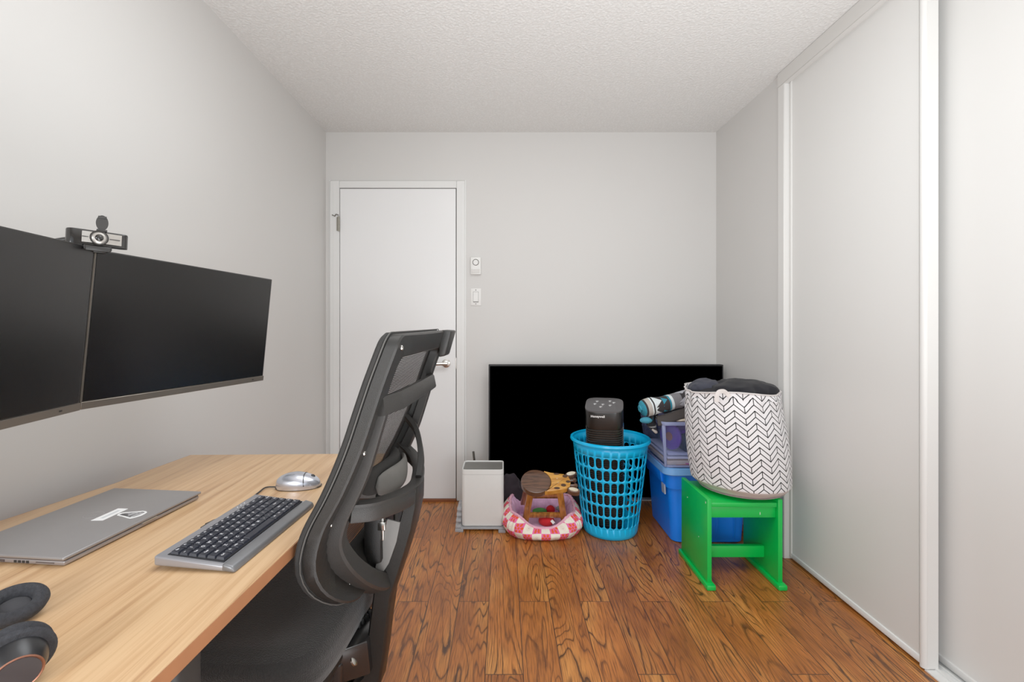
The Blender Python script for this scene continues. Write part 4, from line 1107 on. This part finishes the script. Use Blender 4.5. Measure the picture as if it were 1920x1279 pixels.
# ------------------------------------------------------------------ blue laundry basket
lc_ = Vector((.595, 2.622, 0))
lbk = thing('laundry_basket', 'bright blue round plastic laundry basket with rows of slots', 'basket', lc_)
M_lb = plain('basket_blue', (8, 190, 255), .32, var=.04, spec=.5)
def brad(z): return .1475+(z/.515)*.0600
NC, NRW = 30, 6
z_lo, z_hi = .062, .452
b = MB()
def bp_(th, z, dr_=0): r_ = brad(z)+dr_; return Vector((lc_.x+r_*math.cos(th), lc_.y+r_*math.sin(th), z))
def panel():
    dth = 2*math.pi/NC; rhh = (z_hi-z_lo)/NRW; M_ = 8
    for rw in range(NRW):
        for c in range(NC):
            th0 = dth*(c+(.0 if rw % 2 == 0 else .0)); zc_ = z_lo+rhh*(rw+.5)
            r_ = brad(zc_); hw_ = dth*r_/2; hh_ = rhh/2
            sw_ = hw_*.79; shh = hh_*.87; st_ = shh-sw_
            hole = []; bd = []
            n = 4*M_
            for k in range(n):
                a = 2*math.pi*(k+.5)/n; ca, sa = math.cos(a), math.sin(a)
                x = sw_*ca; z = sw_*sa+(st_ if sa > 0 else -st_)
                hole.append((x, z))
                s_ = max(abs(ca)/hw_ if ca else 0, abs(sa)/hh_)
                # project the same direction on the cell border
                q = math.atan2(z, x); cq, sq_ = math.cos(q), math.sin(q); t_ = 1/max(abs(cq)/hw_, abs(sq_)/hh_)
                bd.append([t_*cq, t_*sq_])
            # snap the nearest border point to each corner
            for cx_, cz_ in ((hw_, hh_), (-hw_, hh_), (-hw_, -hh_), (hw_, -hh_)):
                k = min(range(n), key=lambda i: (bd[i][0]-cx_)**2+(bd[i][1]-cz_)**2); bd[k] = [cx_, cz_]
            vs = [bp_(th0+x/r_, zc_+z) for x, z in hole]+[bp_(th0+x/r_, zc_+z) for x, z in bd]
            fs = [(k, (k+1) % n, n+(k+1) % n, n+k) for k in range(n)]
            b.add(vs, fs, None, True)
panel()
b.lathe([(brad(z_lo)+0, z_lo), (brad(.02), .02), (brad(0)-.004, .004), (brad(0)-.012, 0), (0, 0.002)], c=(lc_.x, lc_.y, 0), n=120)
b.v = b.v
b.lathe([(brad(z_hi), z_hi), (brad(.505), .505)], c=(lc_.x, lc_.y, 0), n=120)
# drop the cap faces that lathe adds on open rings
keep = [i for i, f in enumerate(b.f) if len(f) < 60]
b.f = [b.f[i] for i in keep]; b.m = [b.m[i] for i in keep]; b.uv = [b.uv[i] for i in keep]; b.sm = [b.sm[i] for i in keep]
o = b.build('slotted_wall', M_lb, lbk, weld=.0008, autosm=False)
m_ = o.modifiers.new('s', 'SOLIDIFY'); m_.thickness = .0035; m_.offset = -1
b = MB(); rr_ = brad(.510)
b.lathe([(rr_-.002, .498), (rr_+.008, .500), (rr_+.013, .508), (rr_+.011, .517), (rr_+.004, .520), (rr_-.002, .518), (rr_-.002, .498)], c=(lc_.x, lc_.y, 0), n=96)
b.f = [f for f in b.f if len(f) < 60]; b.m = b.m[:len(b.f)]; b.uv = b.uv[:len(b.f)]; b.sm = b.sm[:len(b.f)]
b.build('rim', M_lb, lbk)

# ------------------------------------------------------------------ tower heater standing in the basket
hc = Vector((.583, 2.654, 0)); HZ0, HZ1 = .012, .736
hrot = R(-14)
ht = thing('tower_heater', 'black ribbed tower heater with grey control top leaning in the blue basket', 'heater', (hc.x, hc.y, HZ0), rot=Matrix.Rotation(R(11.6), 4, 'X') @ Matrix.Rotation(R(-3.5), 4, 'Y') @ Matrix.Rotation(hrot, 4, 'Z'))
M_h = plain('heater_black', (20, 19, 18), .3, spec=.5); M_ht = plain('heater_top_grey', (76, 74, 76), .5, var=.12, scale=200)
def sqr(r_, e=4.2, n=64, sx_=1, sy_=1):
    o = []
    for k in range(n):
        a = 2*math.pi*k/n; q = (abs(math.cos(a))**e+abs(math.sin(a))**e)**(-1/e); o.append((r_*q*math.cos(a)*sx_, r_*q*math.sin(a)*sy_))
    return o
def hp_(name, fn, mat, par=None):
    b = MB(); fn(b); return b.build(name, mat, par or ht, world=False)
HH = HZ1-HZ0
hp_('body', lambda b: shell(b, [(sqr(.092), 0), (sqr(.096), .012), (sqr(.092), .03), (sqr(.092), HH-.10), (sqr(.098), HH-.098), (sqr(.0985), HH-.012), (sqr(.094), HH-.004)]), M_h)
hp_('control_top', lambda b: shell(b, [(sqr(.099), HH-.008), (sqr(.0985), HH-.002), (sqr(.093), HH)]), M_ht)
def ribs(b):
    z = .06
    while z < HH-.107:
        shell(b, [(sqr(.093), z), (sqr(.0985), z+.0015), (sqr(.0985), z+.0045), (sqr(.093), z+.006)]); z += .0125
hp_('grille', ribs, plain('rib_black', (44, 43, 41), .25, spec=.55))
vs, fs = text_mesh('Honeywell', .0165, .0005)
hp_('brand_lettering', lambda b: b.add([(-.030+p.x, -.0989, HH-.030+p.y) for p in vs], fs, None, False), M_white)
hp_('energy_sticker', lambda b: (b.box((.0975, -.022, HH-.145), (.0992, .008, HH-.105))), plain('sticker_blue', (30, 140, 220), .4))
hp_('sticker_mark', lambda b: (b.box((.0990, -.016, HH-.139), (.0995, .002, HH-.136)), b.box((.0990, -.016, HH-.127), (.0995, .002, HH-.124)), b.box((.0990, -.016, HH-.115), (.0995, .002, HH-.112))), M_white)
for (x, y, s_) in ((-.040, .030, 0), (.028, .040, 1), (-.05, -.008, 2), (-.008, -.012, 3), (.048, .018, 4), (.030, -.022, 5), (-.018, -.046, 6)):
    bt = hp_('button', lambda b: b.lathe([(.0075, HH-.0005), (.0065, HH+.0006), (0, HH+.0007)], c=(x, y, 0), n=16), plain('button_grey', (112, 110, 112), .45))
    hp_('button_light', lambda b: (b.lathe([(.0028, HH+.0006), (.002, HH+.0014), (0, HH+.0016)], c=(x, y, 0), n=10), b.box((x-.008, y+.009, HH), (x+.010, y+.0105, HH+.0005)), b.box((x-.004, y+.013, HH), (x+.006, y+.0143, HH+.0005))), M_white, bt)

# ------------------------------------------------------------------ blue storage tote with clear tote on top
M_tb = plain('tote_blue', (14, 124, 255), .35, var=.05); M_tl = plain('tote_lid_blue', (110, 168, 232), .35, var=.05)
tx0, tx1, ty0, ty1 = .888, 1.262, 2.462, 2.83
tt_ = thing('storage_tote', 'large bright blue plastic storage tote with a paler blue lid on the floor', 'storage box', ((tx0+tx1)/2, (ty0+ty1)/2, 0))
def R2(gx, gy, r_=.05): return rr2(tx0-gx, tx1+gx, ty0-gy, ty1+gy, r_, 6)
b = MB(); shell(b, [(R2(-.008, -.008, .035), 0), (R2(0, 0, .04), .006), (R2(.018, .014, .04), .285), (R2(.030, .022, .05), .288), (R2(.036, .028, .05), .368)]); b.build('body', M_tb, tt_)
b = MB()
for q in (0.15, .62, .86):
    b = MB()
    xq = tx0+(tx1-tx0)*q; b.hexa([(xq-.006, ty0-.003, .02), (xq+.006, ty0-.003, .02), (xq+.006, ty0+.02, .02), (xq-.006, ty0+.02, .02)], [(xq-.010, ty0-.018, .285), (xq+.010, ty0-.018, .285), (xq+.010, ty0+.01, .285), (xq-.010, ty0+.01, .285)], .003)
    b.build('rib', M_tb, tt_)
    
b = MB(); shell(b, [(R2(.050, .034, .05), .362), (R2(.054, .038, .052), .366), (R2(.052, .036, .05), .396), (R2(.040, .028, .045), .400), (R2(.030, .018, .04), .390)]); b.build('lid', M_tl, tt_)
b = MB(); b.hexa([(tx0-.040, ty0+.06, .30), (tx0-.030, ty0+.06, .30), (tx0-.030, ty1-.08, .30), (tx0-.040, ty1-.08, .30)], [(tx0-.052, ty0+.05, .362), (tx0-.030, ty0+.05, .362), (tx0-.030, ty1-.07, .362), (tx0-.052, ty1-.07, .362)], .004); b.build('handle', M_tb, tt_)
b = MB(); b.hexa([(tx0-.032, ty0+.03, .245), (tx0-.026, ty0+.03, .245), (tx0-.026, ty0+.075, .245), (tx0-.032, ty0+.075, .245)], [(tx0-.036, ty0+.03, .295), (tx0-.028, ty0+.03, .295), (tx0-.028, ty0+.075, .295), (tx0-.036, ty0+.075, .295)]); b.build('label_sticker', plain('faded_label', (170, 178, 192), .5), tt_)
# clear tote
kx0, kx1, ky0_, ky1_, kz0, kz1 = .842, 1.28, 2.445, 2.82, .401, .640
ct = thing('clear_storage_box', 'clear plastic storage box full of things on top of the blue tote', 'storage box', ((kx0+kx1)/2, 2.65, kz0))
def clear_mat():
    m, nt, b = newmat('clear_plastic')
    out = [n for n in nt.nodes if n.type == 'OUTPUT_MATERIAL'][0]
    tr = N(nt, 'ShaderNodeBsdfTransparent'); tr.inputs[0].default_value = sr((214, 218, 240))
    tc = N(nt, 'ShaderNodeTexCoord'); nz = N(nt, 'ShaderNodeTexNoise'); nz.inputs['Scale'].default_value = 14; L(nt, tc.outputs['Object'], nz.inputs['Vector'])
    b.inputs['Base Color'].default_value = sr((168, 176, 214)); b.inputs['Roughness'].default_value = .25
    mx = N(nt, 'ShaderNodeMixShader'); L(nt, ramp(nt, nz.outputs[0], [(.3, (.06, .06, .06, 1)), (.7, (.17, .17, .17, 1))]), mx.inputs[0])
    L(nt, tr.outputs[0], mx.inputs[1]); L(nt, b.outputs[0], mx.inputs[2]); L(nt, mx.outputs[0], out.inputs[0])
    return m
M_cp = clear_mat(); M_cpe = plain('clear_plastic_edge', (150, 160, 206), .25, alpha=.75)
def R3(g, r_=.03): return rr2(kx0-g, kx1+g, ky0_-g, ky1_+g, r_, 5)
b = MB(); shell(b, [(R3(-.004), kz0), (R3(0), kz0+.006), (R3(.022), kz1-.02), (R3(.022), kz1)])
b.f = [f for f in b.f if len(f) < 20]; b.m = b.m[:len(b.f)]; b.uv = b.uv[:len(b.f)]; b.sm = b.sm[:len(b.f)]
b.build('wall', M_cp, ct)
b = MB(); n_ = len(R3(0)); ro = R3(.026); 
b.sweep([(p[0], p[1], kz1-.006) for p in ro], .007, .018, closed=True); b.build('rim', M_cpe, ct)
b = MB(); b.sweep([(p[0], p[1], kz0+.006) for p in R3(-.001)], .004, .010, closed=True); b.build('bottom_edge', M_cpe, ct)
b = MB(); b.hexa([(kx0-.003, ky0_-.002, .405), (kx0+.009, ky0_-.003, .405), (kx0+.009, ky0_+.004, .405), (kx0-.003, ky0_+.008, .405)], [(kx0-.022, ky0_-.018, .625), (kx0-.004, ky0_-.020, .625), (kx0-.004, ky0_-.008, .625), (kx0-.022, ky0_-.004, .625)], .002); b.build('corner_edge', M_cpe, ct)
# contents
M_pur = plain('purple_plastic', (112, 66, 178), .35); M_or = plain('orange_plastic', (186, 110, 70), .4)
wc_ = Vector((.905, 2.52, .548))
pw = thing('purple_wheel_toy', 'purple round toy with an orange hub inside the clear storage box', 'toy', wc_)
MW = Matrix.Translation(wc_) @ Matrix.Rotation(R(-62), 4, 'Z') @ Matrix.Rotation(R(90), 4, 'X')
b = MB(); b.lathe([(.024, .0), (.062, .0), (.070, .006), (.070, .016), (.062, .022), (.024, .022)], M=MW, n=40); b.build('wheel', M_pur, pw)
b = MB(); b.lathe([(0, -.002), (.022, -.002), (.024, .004), (.024, .018), (.022, .025), (0, .025)], M=MW, n=30); b.build('hub', M_or, pw)
b = MB(); b.box((wc_.x+.03, wc_.y+.0, wc_.z-.05), (wc_.x+.20, wc_.y+.12, wc_.z+.03), .01); b.build('body', M_pur, pw)
for q, (z, c_, lab) in enumerate(((.408, (236, 216, 188), 'cream'), (.440, (246, 246, 250), 'white'), (.460, (216, 222, 240), 'pale blue'))):
    b = MB(); b.box((kx0+.016+.003*q, ky0_+.018, z), (kx1-.05, ky1_-.03, z+(.022, .010, .008)[q]), .002)
    o = b.build('flat_carton', plain('carton_%s' % lab.replace(' ', '_'), c_, .6)); tag(o, '%s flat carton lying in the clear storage box, %s layer' % (lab, ('lowest', 'middle', 'top')[q]), 'carton', group='flat cartons in the clear box')
b = MB(); b.sweep(smooth_path([(.905, 2.462, .407), (.945, 2.458, .409), (.985, 2.462, .408)]), .004, .006); o = b.build('orange_pen', M_or); tag(o, 'orange pen lying at the bottom front of the clear storage box', 'pen')
b = MB(); b.sweep(smooth_path([(.955, 2.4640, .416), (1.00, 2.462, .413), (1.04, 2.466, .418)]), .004, .006); o = b.build('pink_pen', plain('pink_plastic', (232, 110, 170), .4)); tag(o, 'pink pen lying beside the orange one in the clear storage box', 'pen')
g = lump('dark_bundle', (1.03, 2.52, .52), (.085, .05, .060), plain('deep_teal_cloth', (28, 52, 66), .8), amp=.3, fr=16, seed=4, sub=4); tag(g, 'dark teal cloth bundle inside the clear storage box', 'cloth')
b = MB()
for q in range(9): b.tube([(.955+.018*q, 2.458, .600+.006*(q % 2)), (.966+.018*q, 2.456, .606-.006*(q % 2))], .006, 8)
o = b.build('bead_string', plain('yellow_beads', (240, 224, 110), .35)); tag(o, 'yellow and pink string of beads near the top of the clear box', 'beads')
g = lump('navy_bundle', (.93, 2.72, .56), (.07, .10, .07), plain('navy_cloth', (40, 40, 70), .85), amp=.25, fr=12, seed=9, sub=4); tag(g, 'navy cloth bundle at the back of the clear storage box', 'cloth')

# ------------------------------------------------------------------ green stool
M_gr = plain('green_paint', (0, 186, 68), .34, var=.07, scale=12, spec=.5)
gs = thing('green_stool', 'bright green painted wooden step stool with two side panels and floor rails', 'stool', (1.05, 2.19, 0))
gy0, gy1 = 2.04, 2.338; gx0, gx1 = .886, 1.214; GT = .386
def gb(name, lo, hi, bev=.003):
    b = MB(); b.box(lo, hi, bev); return b.build(name, M_gr, gs)
for x in (gx0, gx1-.020):
    sd = gb('side_panel', (x, gy0, .022), (x+.020, gy1, GT))
    gb('floor_rail', (x-.010, gy0-.022, 0), (x+.030, gy1+.018, .024), .006)
gb('seat_board', (gx0+.0205, gy0+.006, GT-.036), (gx1-.0205, gy1-.004, GT-.016))
gb('front_apron', (gx0+.0205, gy0+.016, GT-.085), (gx1-.0205, gy0+.034, GT-.0365))
gb('stretcher', (gx0+.0205, 2.146, .082), (gx1-.0205, 2.172, .134))
M_chip = plain('chipped_white', (222, 228, 220), .6)
def chip(x, y, z, d): 
    b = MB(); b.box((x-d[0], y-d[1], z-d[2]), (x+d[0], y+d[1], z+d[2])); return b.build('paint_chip', M_chip, gs)
chip(gx0+.268*1.0-.03+.0, gy0+.0158, GT-.066, (.0011, .0006, .0055)); chip(gx0-.0001, gy0+.016, GT-.018, (.0006, .002, .004)); chip(gx0-.0001, 2.26, .315, (.0006, .0018, .0018)); chip(gx0-.0001, 2.13, .185, (.0006, .0016, .0016))

# ------------------------------------------------------------------ fabric hamper
def chev_mat():
    m, nt, b = newmat('chevron_fabric')
    uv = N(nt, 'ShaderNodeUVMap', uv_map='UVMap'); sx = N(nt, 'ShaderNodeSeparateXYZ'); L(nt, uv.outputs[0], sx.inputs[0])
    U, V = sx.outputs[0], sx.outputs[1]
    hwid = .0430; per_ = .0530
    cu = math_(nt, 'DIVIDE', U, hwid); col_ = math_(nt, 'FLOOR', cu); fu = math_(nt, 'FRACT', cu)
    odd = math_(nt, 'MODULO', math_(nt, 'ADD', col_, 100), 2)
    # distance from the peak columns, 0 at peaks, 1 at valleys
    tri = math_(nt, 'ABSOLUTE', math_(nt, 'SUBTRACT', odd, fu))
    v2 = math_(nt, 'ADD', V, math_(nt, 'MULTIPLY', tri, .038))
    g = math_(nt, 'MULTIPLY', math_(nt, 'FRACT', math_(nt, 'DIVIDE', v2, per_)), per_)
    def band(x, at, w): return math_(nt, 'LESS_THAN', math_(nt, 'ABSOLUTE', math_(nt, 'SUBTRACT', x, at)), w)
    l1 = band(g, .003, .0028); l2 = band(g, .0295, .0028)
    edge = math_(nt, 'MULTIPLY', math_(nt, 'MINIMUM', fu, math_(nt, 'SUBTRACT', 1, fu)), hwid)
    tick = math_(nt, 'MULTIPLY', math_(nt, 'LESS_THAN', edge, .0019), math_(nt, 'MULTIPLY', math_(nt, 'GREATER_THAN', g, .003), math_(nt, 'LESS_THAN', g, .0295)))
    ln = math_(nt, 'MAXIMUM', math_(nt, 'MAXIMUM', l1, l2), tick)
    plainb = math_(nt, 'GREATER_THAN', V, .034)
    ln = math_(nt, 'MULTIPLY', ln, plainb)
    base = mixc(nt, plainb, sr((206, 192, 190)), sr((240, 238, 240)))
    L(nt, mixc(nt, ln, base, sr((14, 13, 15))), b.inputs['Base Color']); b.inputs['Roughness'].default_value = .9
    n2 = N(nt, 'ShaderNodeTexNoise'); n2.inputs['Scale'].default_value = 22; n2.inputs['Detail'].default_value = 3; L(nt, uv.outputs[0], n2.inputs['Vector'])
    bp = N(nt, 'ShaderNodeBump'); bp.inputs['Strength'].default_value = .35; bp.inputs['Distance'].default_value = .008
    L(nt, n2.outputs[0], bp.inputs['Height']); L(nt, bp.outputs[0], b.inputs['Normal'])
    return m
hb = Vector((1.118, 2.215, GT+.002)); htp = Vector((1.075, 2.225, .842))
hm = thing('fabric_hamper', 'white fabric laundry hamper with a black chevron print standing on the green stool', 'hamper', (hb.x, hb.y, hb.z))
def hamfn(u, v):
    a = 2*math.pi*u-math.pi/2+math.pi
    t = v; c_ = hb+(htp-hb)*t
    r_ = .2145+(.203-.2145)*t+.010*math.sin(math.pi*t)**1.0
    if v < .08: r_ -= .036*(1-v/.08)**1.6
    r_ += .0045*noise.noise(Vector((math.cos(a)*2.5, math.sin(a)*2.5, t*3.5)))+.012*max(0, t-.72)*noise.noise(Vector((math.cos(a)*6, math.sin(a)*6, t*9)))*3
    sag = -.020*(1-math.cos((u-.5)*2*math.pi))*0
    z = c_.z
    if t > .93: z += .008*math.sin(3*a+1)
    if v < .12: z += .018*(1-v/.12)*(.5+.5*math.sin(a*2+.3))*(1 if True else 0)*(1-math.exp(-v*40))
    return Vector((c_.x+r_*math.cos(a), c_.y+r_*math.sin(a)*.97, z))
b = MB(); b.grid(hamfn, 120, 70, lambda u, v: (u*1.376, v*.470)); o = b.build('fabric_wall', chev_mat(), hm, autosm=False)
m_ = o.modifiers.new('s', 'SOLIDIFY'); m_.thickness = .003
b = MB(); b.lathe([(.185, .002), (.10, .003), (0, .003)], c=(hb.x, hb.y, hb.z), n=60); b.build('fabric_base', plain('greige_fabric', (206, 192, 190), .9), hm)
b = MB(); b.tube([hamfn(k/100, 1)+Vector((0, 0, .001)) for k in range(100)], .0035, 8, closed=True); b.build('rim', plain('rim_fabric', (222, 216, 214), .9), hm)
hl = P(1341, 744, 2.035); hr = P(1361, 738, 2.05)
b = MB(); b.sweep(smooth_path([(hl.x, hl.y-.016, hl.z-.020), (hl.x+.001, hl.y-.014, hl.z+.006), (hl.x+.012, hl.y-.01, hl.z+.022), (hl.x+.034, hl.y-.004, hl.z+.024), (hl.x+.050, hl.y, hl.z+.014), (hl.x+.062, hl.y-.002, hl.z+.0)]), .018, .004, up=(0, -1, .2)); b.build('handle', plain('handle_webbing', (220, 212, 208), .9), hm)
# clothes in the hamper
g = lump('black_sweater', (1.120, 2.20, .838), (.140, .125, .048), M_navy, amp=.26, fr=11, seed=1); tag(g, 'black knit garment heaped in the top of the chevron hamper', 'clothing')
g = lump('grey_trousers', (.985, 2.27, .845), (.080, .075, .036), M_slate, amp=.28, fr=14, seed=3); tag(g, 'slate grey crumpled garment at the left edge of the hamper top', 'clothing')
g = lump('dark_shirt', (1.075, 2.24, .800), (.178, .172, .06), plain('charcoal_cloth', (28, 27, 31), .95), amp=.10, fr=9, seed=8); tag(g, 'charcoal garment filling the chevron hamper under the black knit', 'clothing')

# ------------------------------------------------------------------ patterned blanket and clothes on the clear box
def blanket_mat():
    m, nt, b = newmat('patterned_fleece')
    uv = N(nt, 'ShaderNodeUVMap', uv_map='UVMap'); sx = N(nt, 'ShaderNodeSeparateXYZ'); L(nt, uv.outputs[0], sx.inputs[0])
    U, V = sx.outputs[0], sx.outputs[1]
    tri = math_(nt, 'MULTIPLY', math_(nt, 'ABSOLUTE', math_(nt, 'SUBTRACT', math_(nt, 'FRACT', math_(nt, 'MULTIPLY', V, 4.2)), .5)), 2)
    K = {'t': sr((40, 138, 164)), 'k': sr((48, 44, 46)), 'w': sr((226, 236, 238)), 'g': sr((120, 118, 122)), 'l': sr((170, 170, 178)), 'b': sr((186, 178, 170))}
    straight = ramp(nt, U, [(0, K['t']), (.045, K['k']), (.075, K['b']), (.15, K['w']), (.175, K['k']), (.20, K['w']), (.225, K['k']), (.48, K['t']), (.51, K['w']), (.555, K['g']), (.70, K['k']), (.84, K['g']), (.93, K['w']), (.965, K['t'])], 'CONSTANT')
    a1 = math_(nt, 'LESS_THAN', math_(nt, 'DIVIDE', math_(nt, 'SUBTRACT', U, .22), .13), math_(nt, 'SUBTRACT', 1, math_(nt, 'MULTIPLY', tri, 1.0)))
    a1 = math_(nt, 'MULTIPLY', a1, math_(nt, 'GREATER_THAN', U, .22))
    a2 = math_(nt, 'LESS_THAN', math_(nt, 'DIVIDE', math_(nt, 'SUBTRACT', U, .35), .11), math_(nt, 'SUBTRACT', 1, math_(nt, 'MULTIPLY', tri, 1.25)))
    a2 = math_(nt, 'MULTIPLY', a2, math_(nt, 'GREATER_THAN', U, .36))
    a3 = math_(nt, 'LESS_THAN', math_(nt, 'ADD', math_(nt, 'ABSOLUTE', math_(nt, 'DIVIDE', math_(nt, 'SUBTRACT', U, .75), .11)), math_(nt, 'MULTIPLY', math_(nt, 'SUBTRACT', 1, tri), 1.5)), 1)
    c = mixc(nt, a1, straight, K['w']); c = mixc(nt, a2, c, K['t']); c = mixc(nt, a3, c, K['l'])
    L(nt, c, b.inputs['Base Color']); b.inputs['Roughness'].default_value = .95
    n2 = N(nt, 'ShaderNodeTexNoise'); n2.inputs['Scale'].default_value = 120; L(nt, uv.outputs[0], n2.inputs['Vector'])
    bp = N(nt, 'ShaderNodeBump'); bp.inputs['Strength'].default_value = .5; bp.inputs['Distance'].default_value = .004
    L(nt, n2.outputs[0], bp.inputs['Height']); L(nt, bp.outputs[0], b.inputs['Normal'])
    return m
M_bl = blanket_mat()
p0 = P(1201, 767, 2.46); p1 = P(1302, 744, 2.50)
bk = thing('patterned_blanket', 'rolled grey, black and teal patterned blanket on top of the clear storage box', 'blanket', p0)
axd = (p1-p0); ln_ = axd.length; axn = axd.normalized(); sdv = axn.cross(Vector((0, 0, 1))).normalized(); upv = sdv.cross(axn)
def roll(u, v):
    a = 2*math.pi*v; uu = u
    endr = min(1, math.sqrt(max(0, 1-(1-min(1, uu/.09))**2))*.55+.45) if uu < .09 else 1
    r_ = (.044+.003*math.sin(uu*9)+.005*noise.noise(Vector((uu*5, math.cos(a)*1.5, math.sin(a)*1.5))))*endr
    return p0+axn*(uu*ln_)+sdv*(r_*1.05*math.cos(a))+upv*(r_*.98*math.sin(a))
b = MB(); b.grid(roll, 60, 36, lambda u, v: (u, v))
vsn = [p0+axn*.004]+[roll(0, k/24) for k in range(24)]
b.add(vsn, [(0, 1+k, 1+(k+1) % 24) for k in range(24)], [(0.01, 0)]*25, True)
b.build('roll', M_bl, bk)
b = MB()
spi = []
for k in range(40):
    a = k*.36; r_ = .019-.00045*k; spi.append(p0-axn*.0035+sdv*r_*math.cos(a)+upv*r_*math.sin(a))
b.tube(spi, .0042, 6); b.build('rolled_end', plain('teal_fleece', (48, 150, 176), .95, var=.3, scale=90), bk)
# hanging corner of the blanket over the left side of the box
def hang(u, v):
    s_ = u; t = v
    x = .765+.055*s_+.012*math.sin(t*7+s_*5); y = 2.452+.09*s_+.012*math.sin(s_*9+t*3)
    z = .70-.115*t-.012*math.sin(s_*8)+.04*s_*(1-t)
    return Vector((x-.014*math.sin(t*2.5)+.02*t, y-.012*math.sin(t*6), z))
def hm2():
    m, nt, b = newmat('patterned_fleece_dark')
    uv = N(nt, 'ShaderNodeUVMap', uv_map='UVMap'); sx = N(nt, 'ShaderNodeSeparateXYZ'); L(nt, uv.outputs[0], sx.inputs[0])
    q = math_(nt, 'ADD', sx.outputs[1], math_(nt, 'MULTIPLY', math_(nt, 'SINE', math_(nt, 'MULTIPLY', sx.outputs[0], 12)), .05))
    L(nt, ramp(nt, q, [(0, sr((40, 130, 158))), (.14, sr((196, 200, 200))), (.2, sr((38, 36, 40))), (.42, sr((46, 110, 134))), (.52, sr((30, 30, 34))), (.74, sr((150, 150, 152))), (.80, sr((34, 32, 36))), (.93, sr((176, 166, 158)))], 'CONSTANT'), b.inputs['Base Color'])
    b.inputs['Roughness'].default_value = .95; return m
M_hd = hm2()
b = MB(); b.grid(hang, 24, 30); o = b.build('hanging_corner', M_hd, bk, autosm=False)
m_ = o.modifiers.new('s', 'SOLIDIFY'); m_.thickness = .010
g = lump('teal_sock', (P(1211, 788, 2.45).x, 2.445, P(1211, 788, 2.45).z), (.030, .018, .016), plain('teal_knit', (56, 140, 166), .95), amp=.2, fr=20, seed=5, sub=4); tag(g, 'teal cloth corner folded below the rolled blanket end', 'cloth')
# brown black wrap under the roll and cream cloth on the rim
def band(u, v):
    x = .800+.33*u; y = 2.425+.05*v+.02*u; z = .664+.050*u+.028*math.sin(v*math.pi)-.012*math.cos(u*5)
    return Vector((x, y, z-.03*(1-v)))
def bm2():
    m, nt, b = newmat('striped_wrap')
    uv = N(nt, 'ShaderNodeUVMap', uv_map='UVMap'); sx = N(nt, 'ShaderNodeSeparateXYZ'); L(nt, uv.outputs[0], sx.inputs[0])
    L(nt, ramp(nt, sx.outputs[1], [(0, sr((60, 54, 52))), (.62, sr((214, 214, 214))), (.74, sr((36, 34, 38))), (.9, sr((150, 150, 152)))], 'CONSTANT'), b.inputs['Base Color'])
    b.inputs['Roughness'].default_value = .9; return m
b = MB(); b.grid(band, 24, 12); o = b.build('striped_wrap', bm2(), autosm=False); m_ = o.modifiers.new('s', 'SOLIDIFY'); m_.thickness = .008
tag(o, 'dark cloth with a white stripe folded under the rolled blanket', 'cloth')
g = lump('black_garment', (1.02, 2.56, .695), (.15, .10, .055), M_navy, amp=.22, fr=10, seed=11); tag(g, 'black garment bunched behind the blanket on the clear box', 'clothing')
g = lump('brown_cushion', (1.02, 2.50, .672), (.10, .05, .028), cloth('dark_olive_cloth', (56, 50, 44)), amp=.15, fr=10, seed=12, sub=4); tag(g, 'dark olive cloth between the blanket and the box rim', 'cloth')
g = lump('cream_cloth', (.955, 2.462, .648), (.085, .030, .011), cloth('cream_cotton', (232, 214, 190)), amp=.30, fr=18, seed=13, sub=4); tag(g, 'cream cloth lying over the rim of the clear storage box', 'cloth')
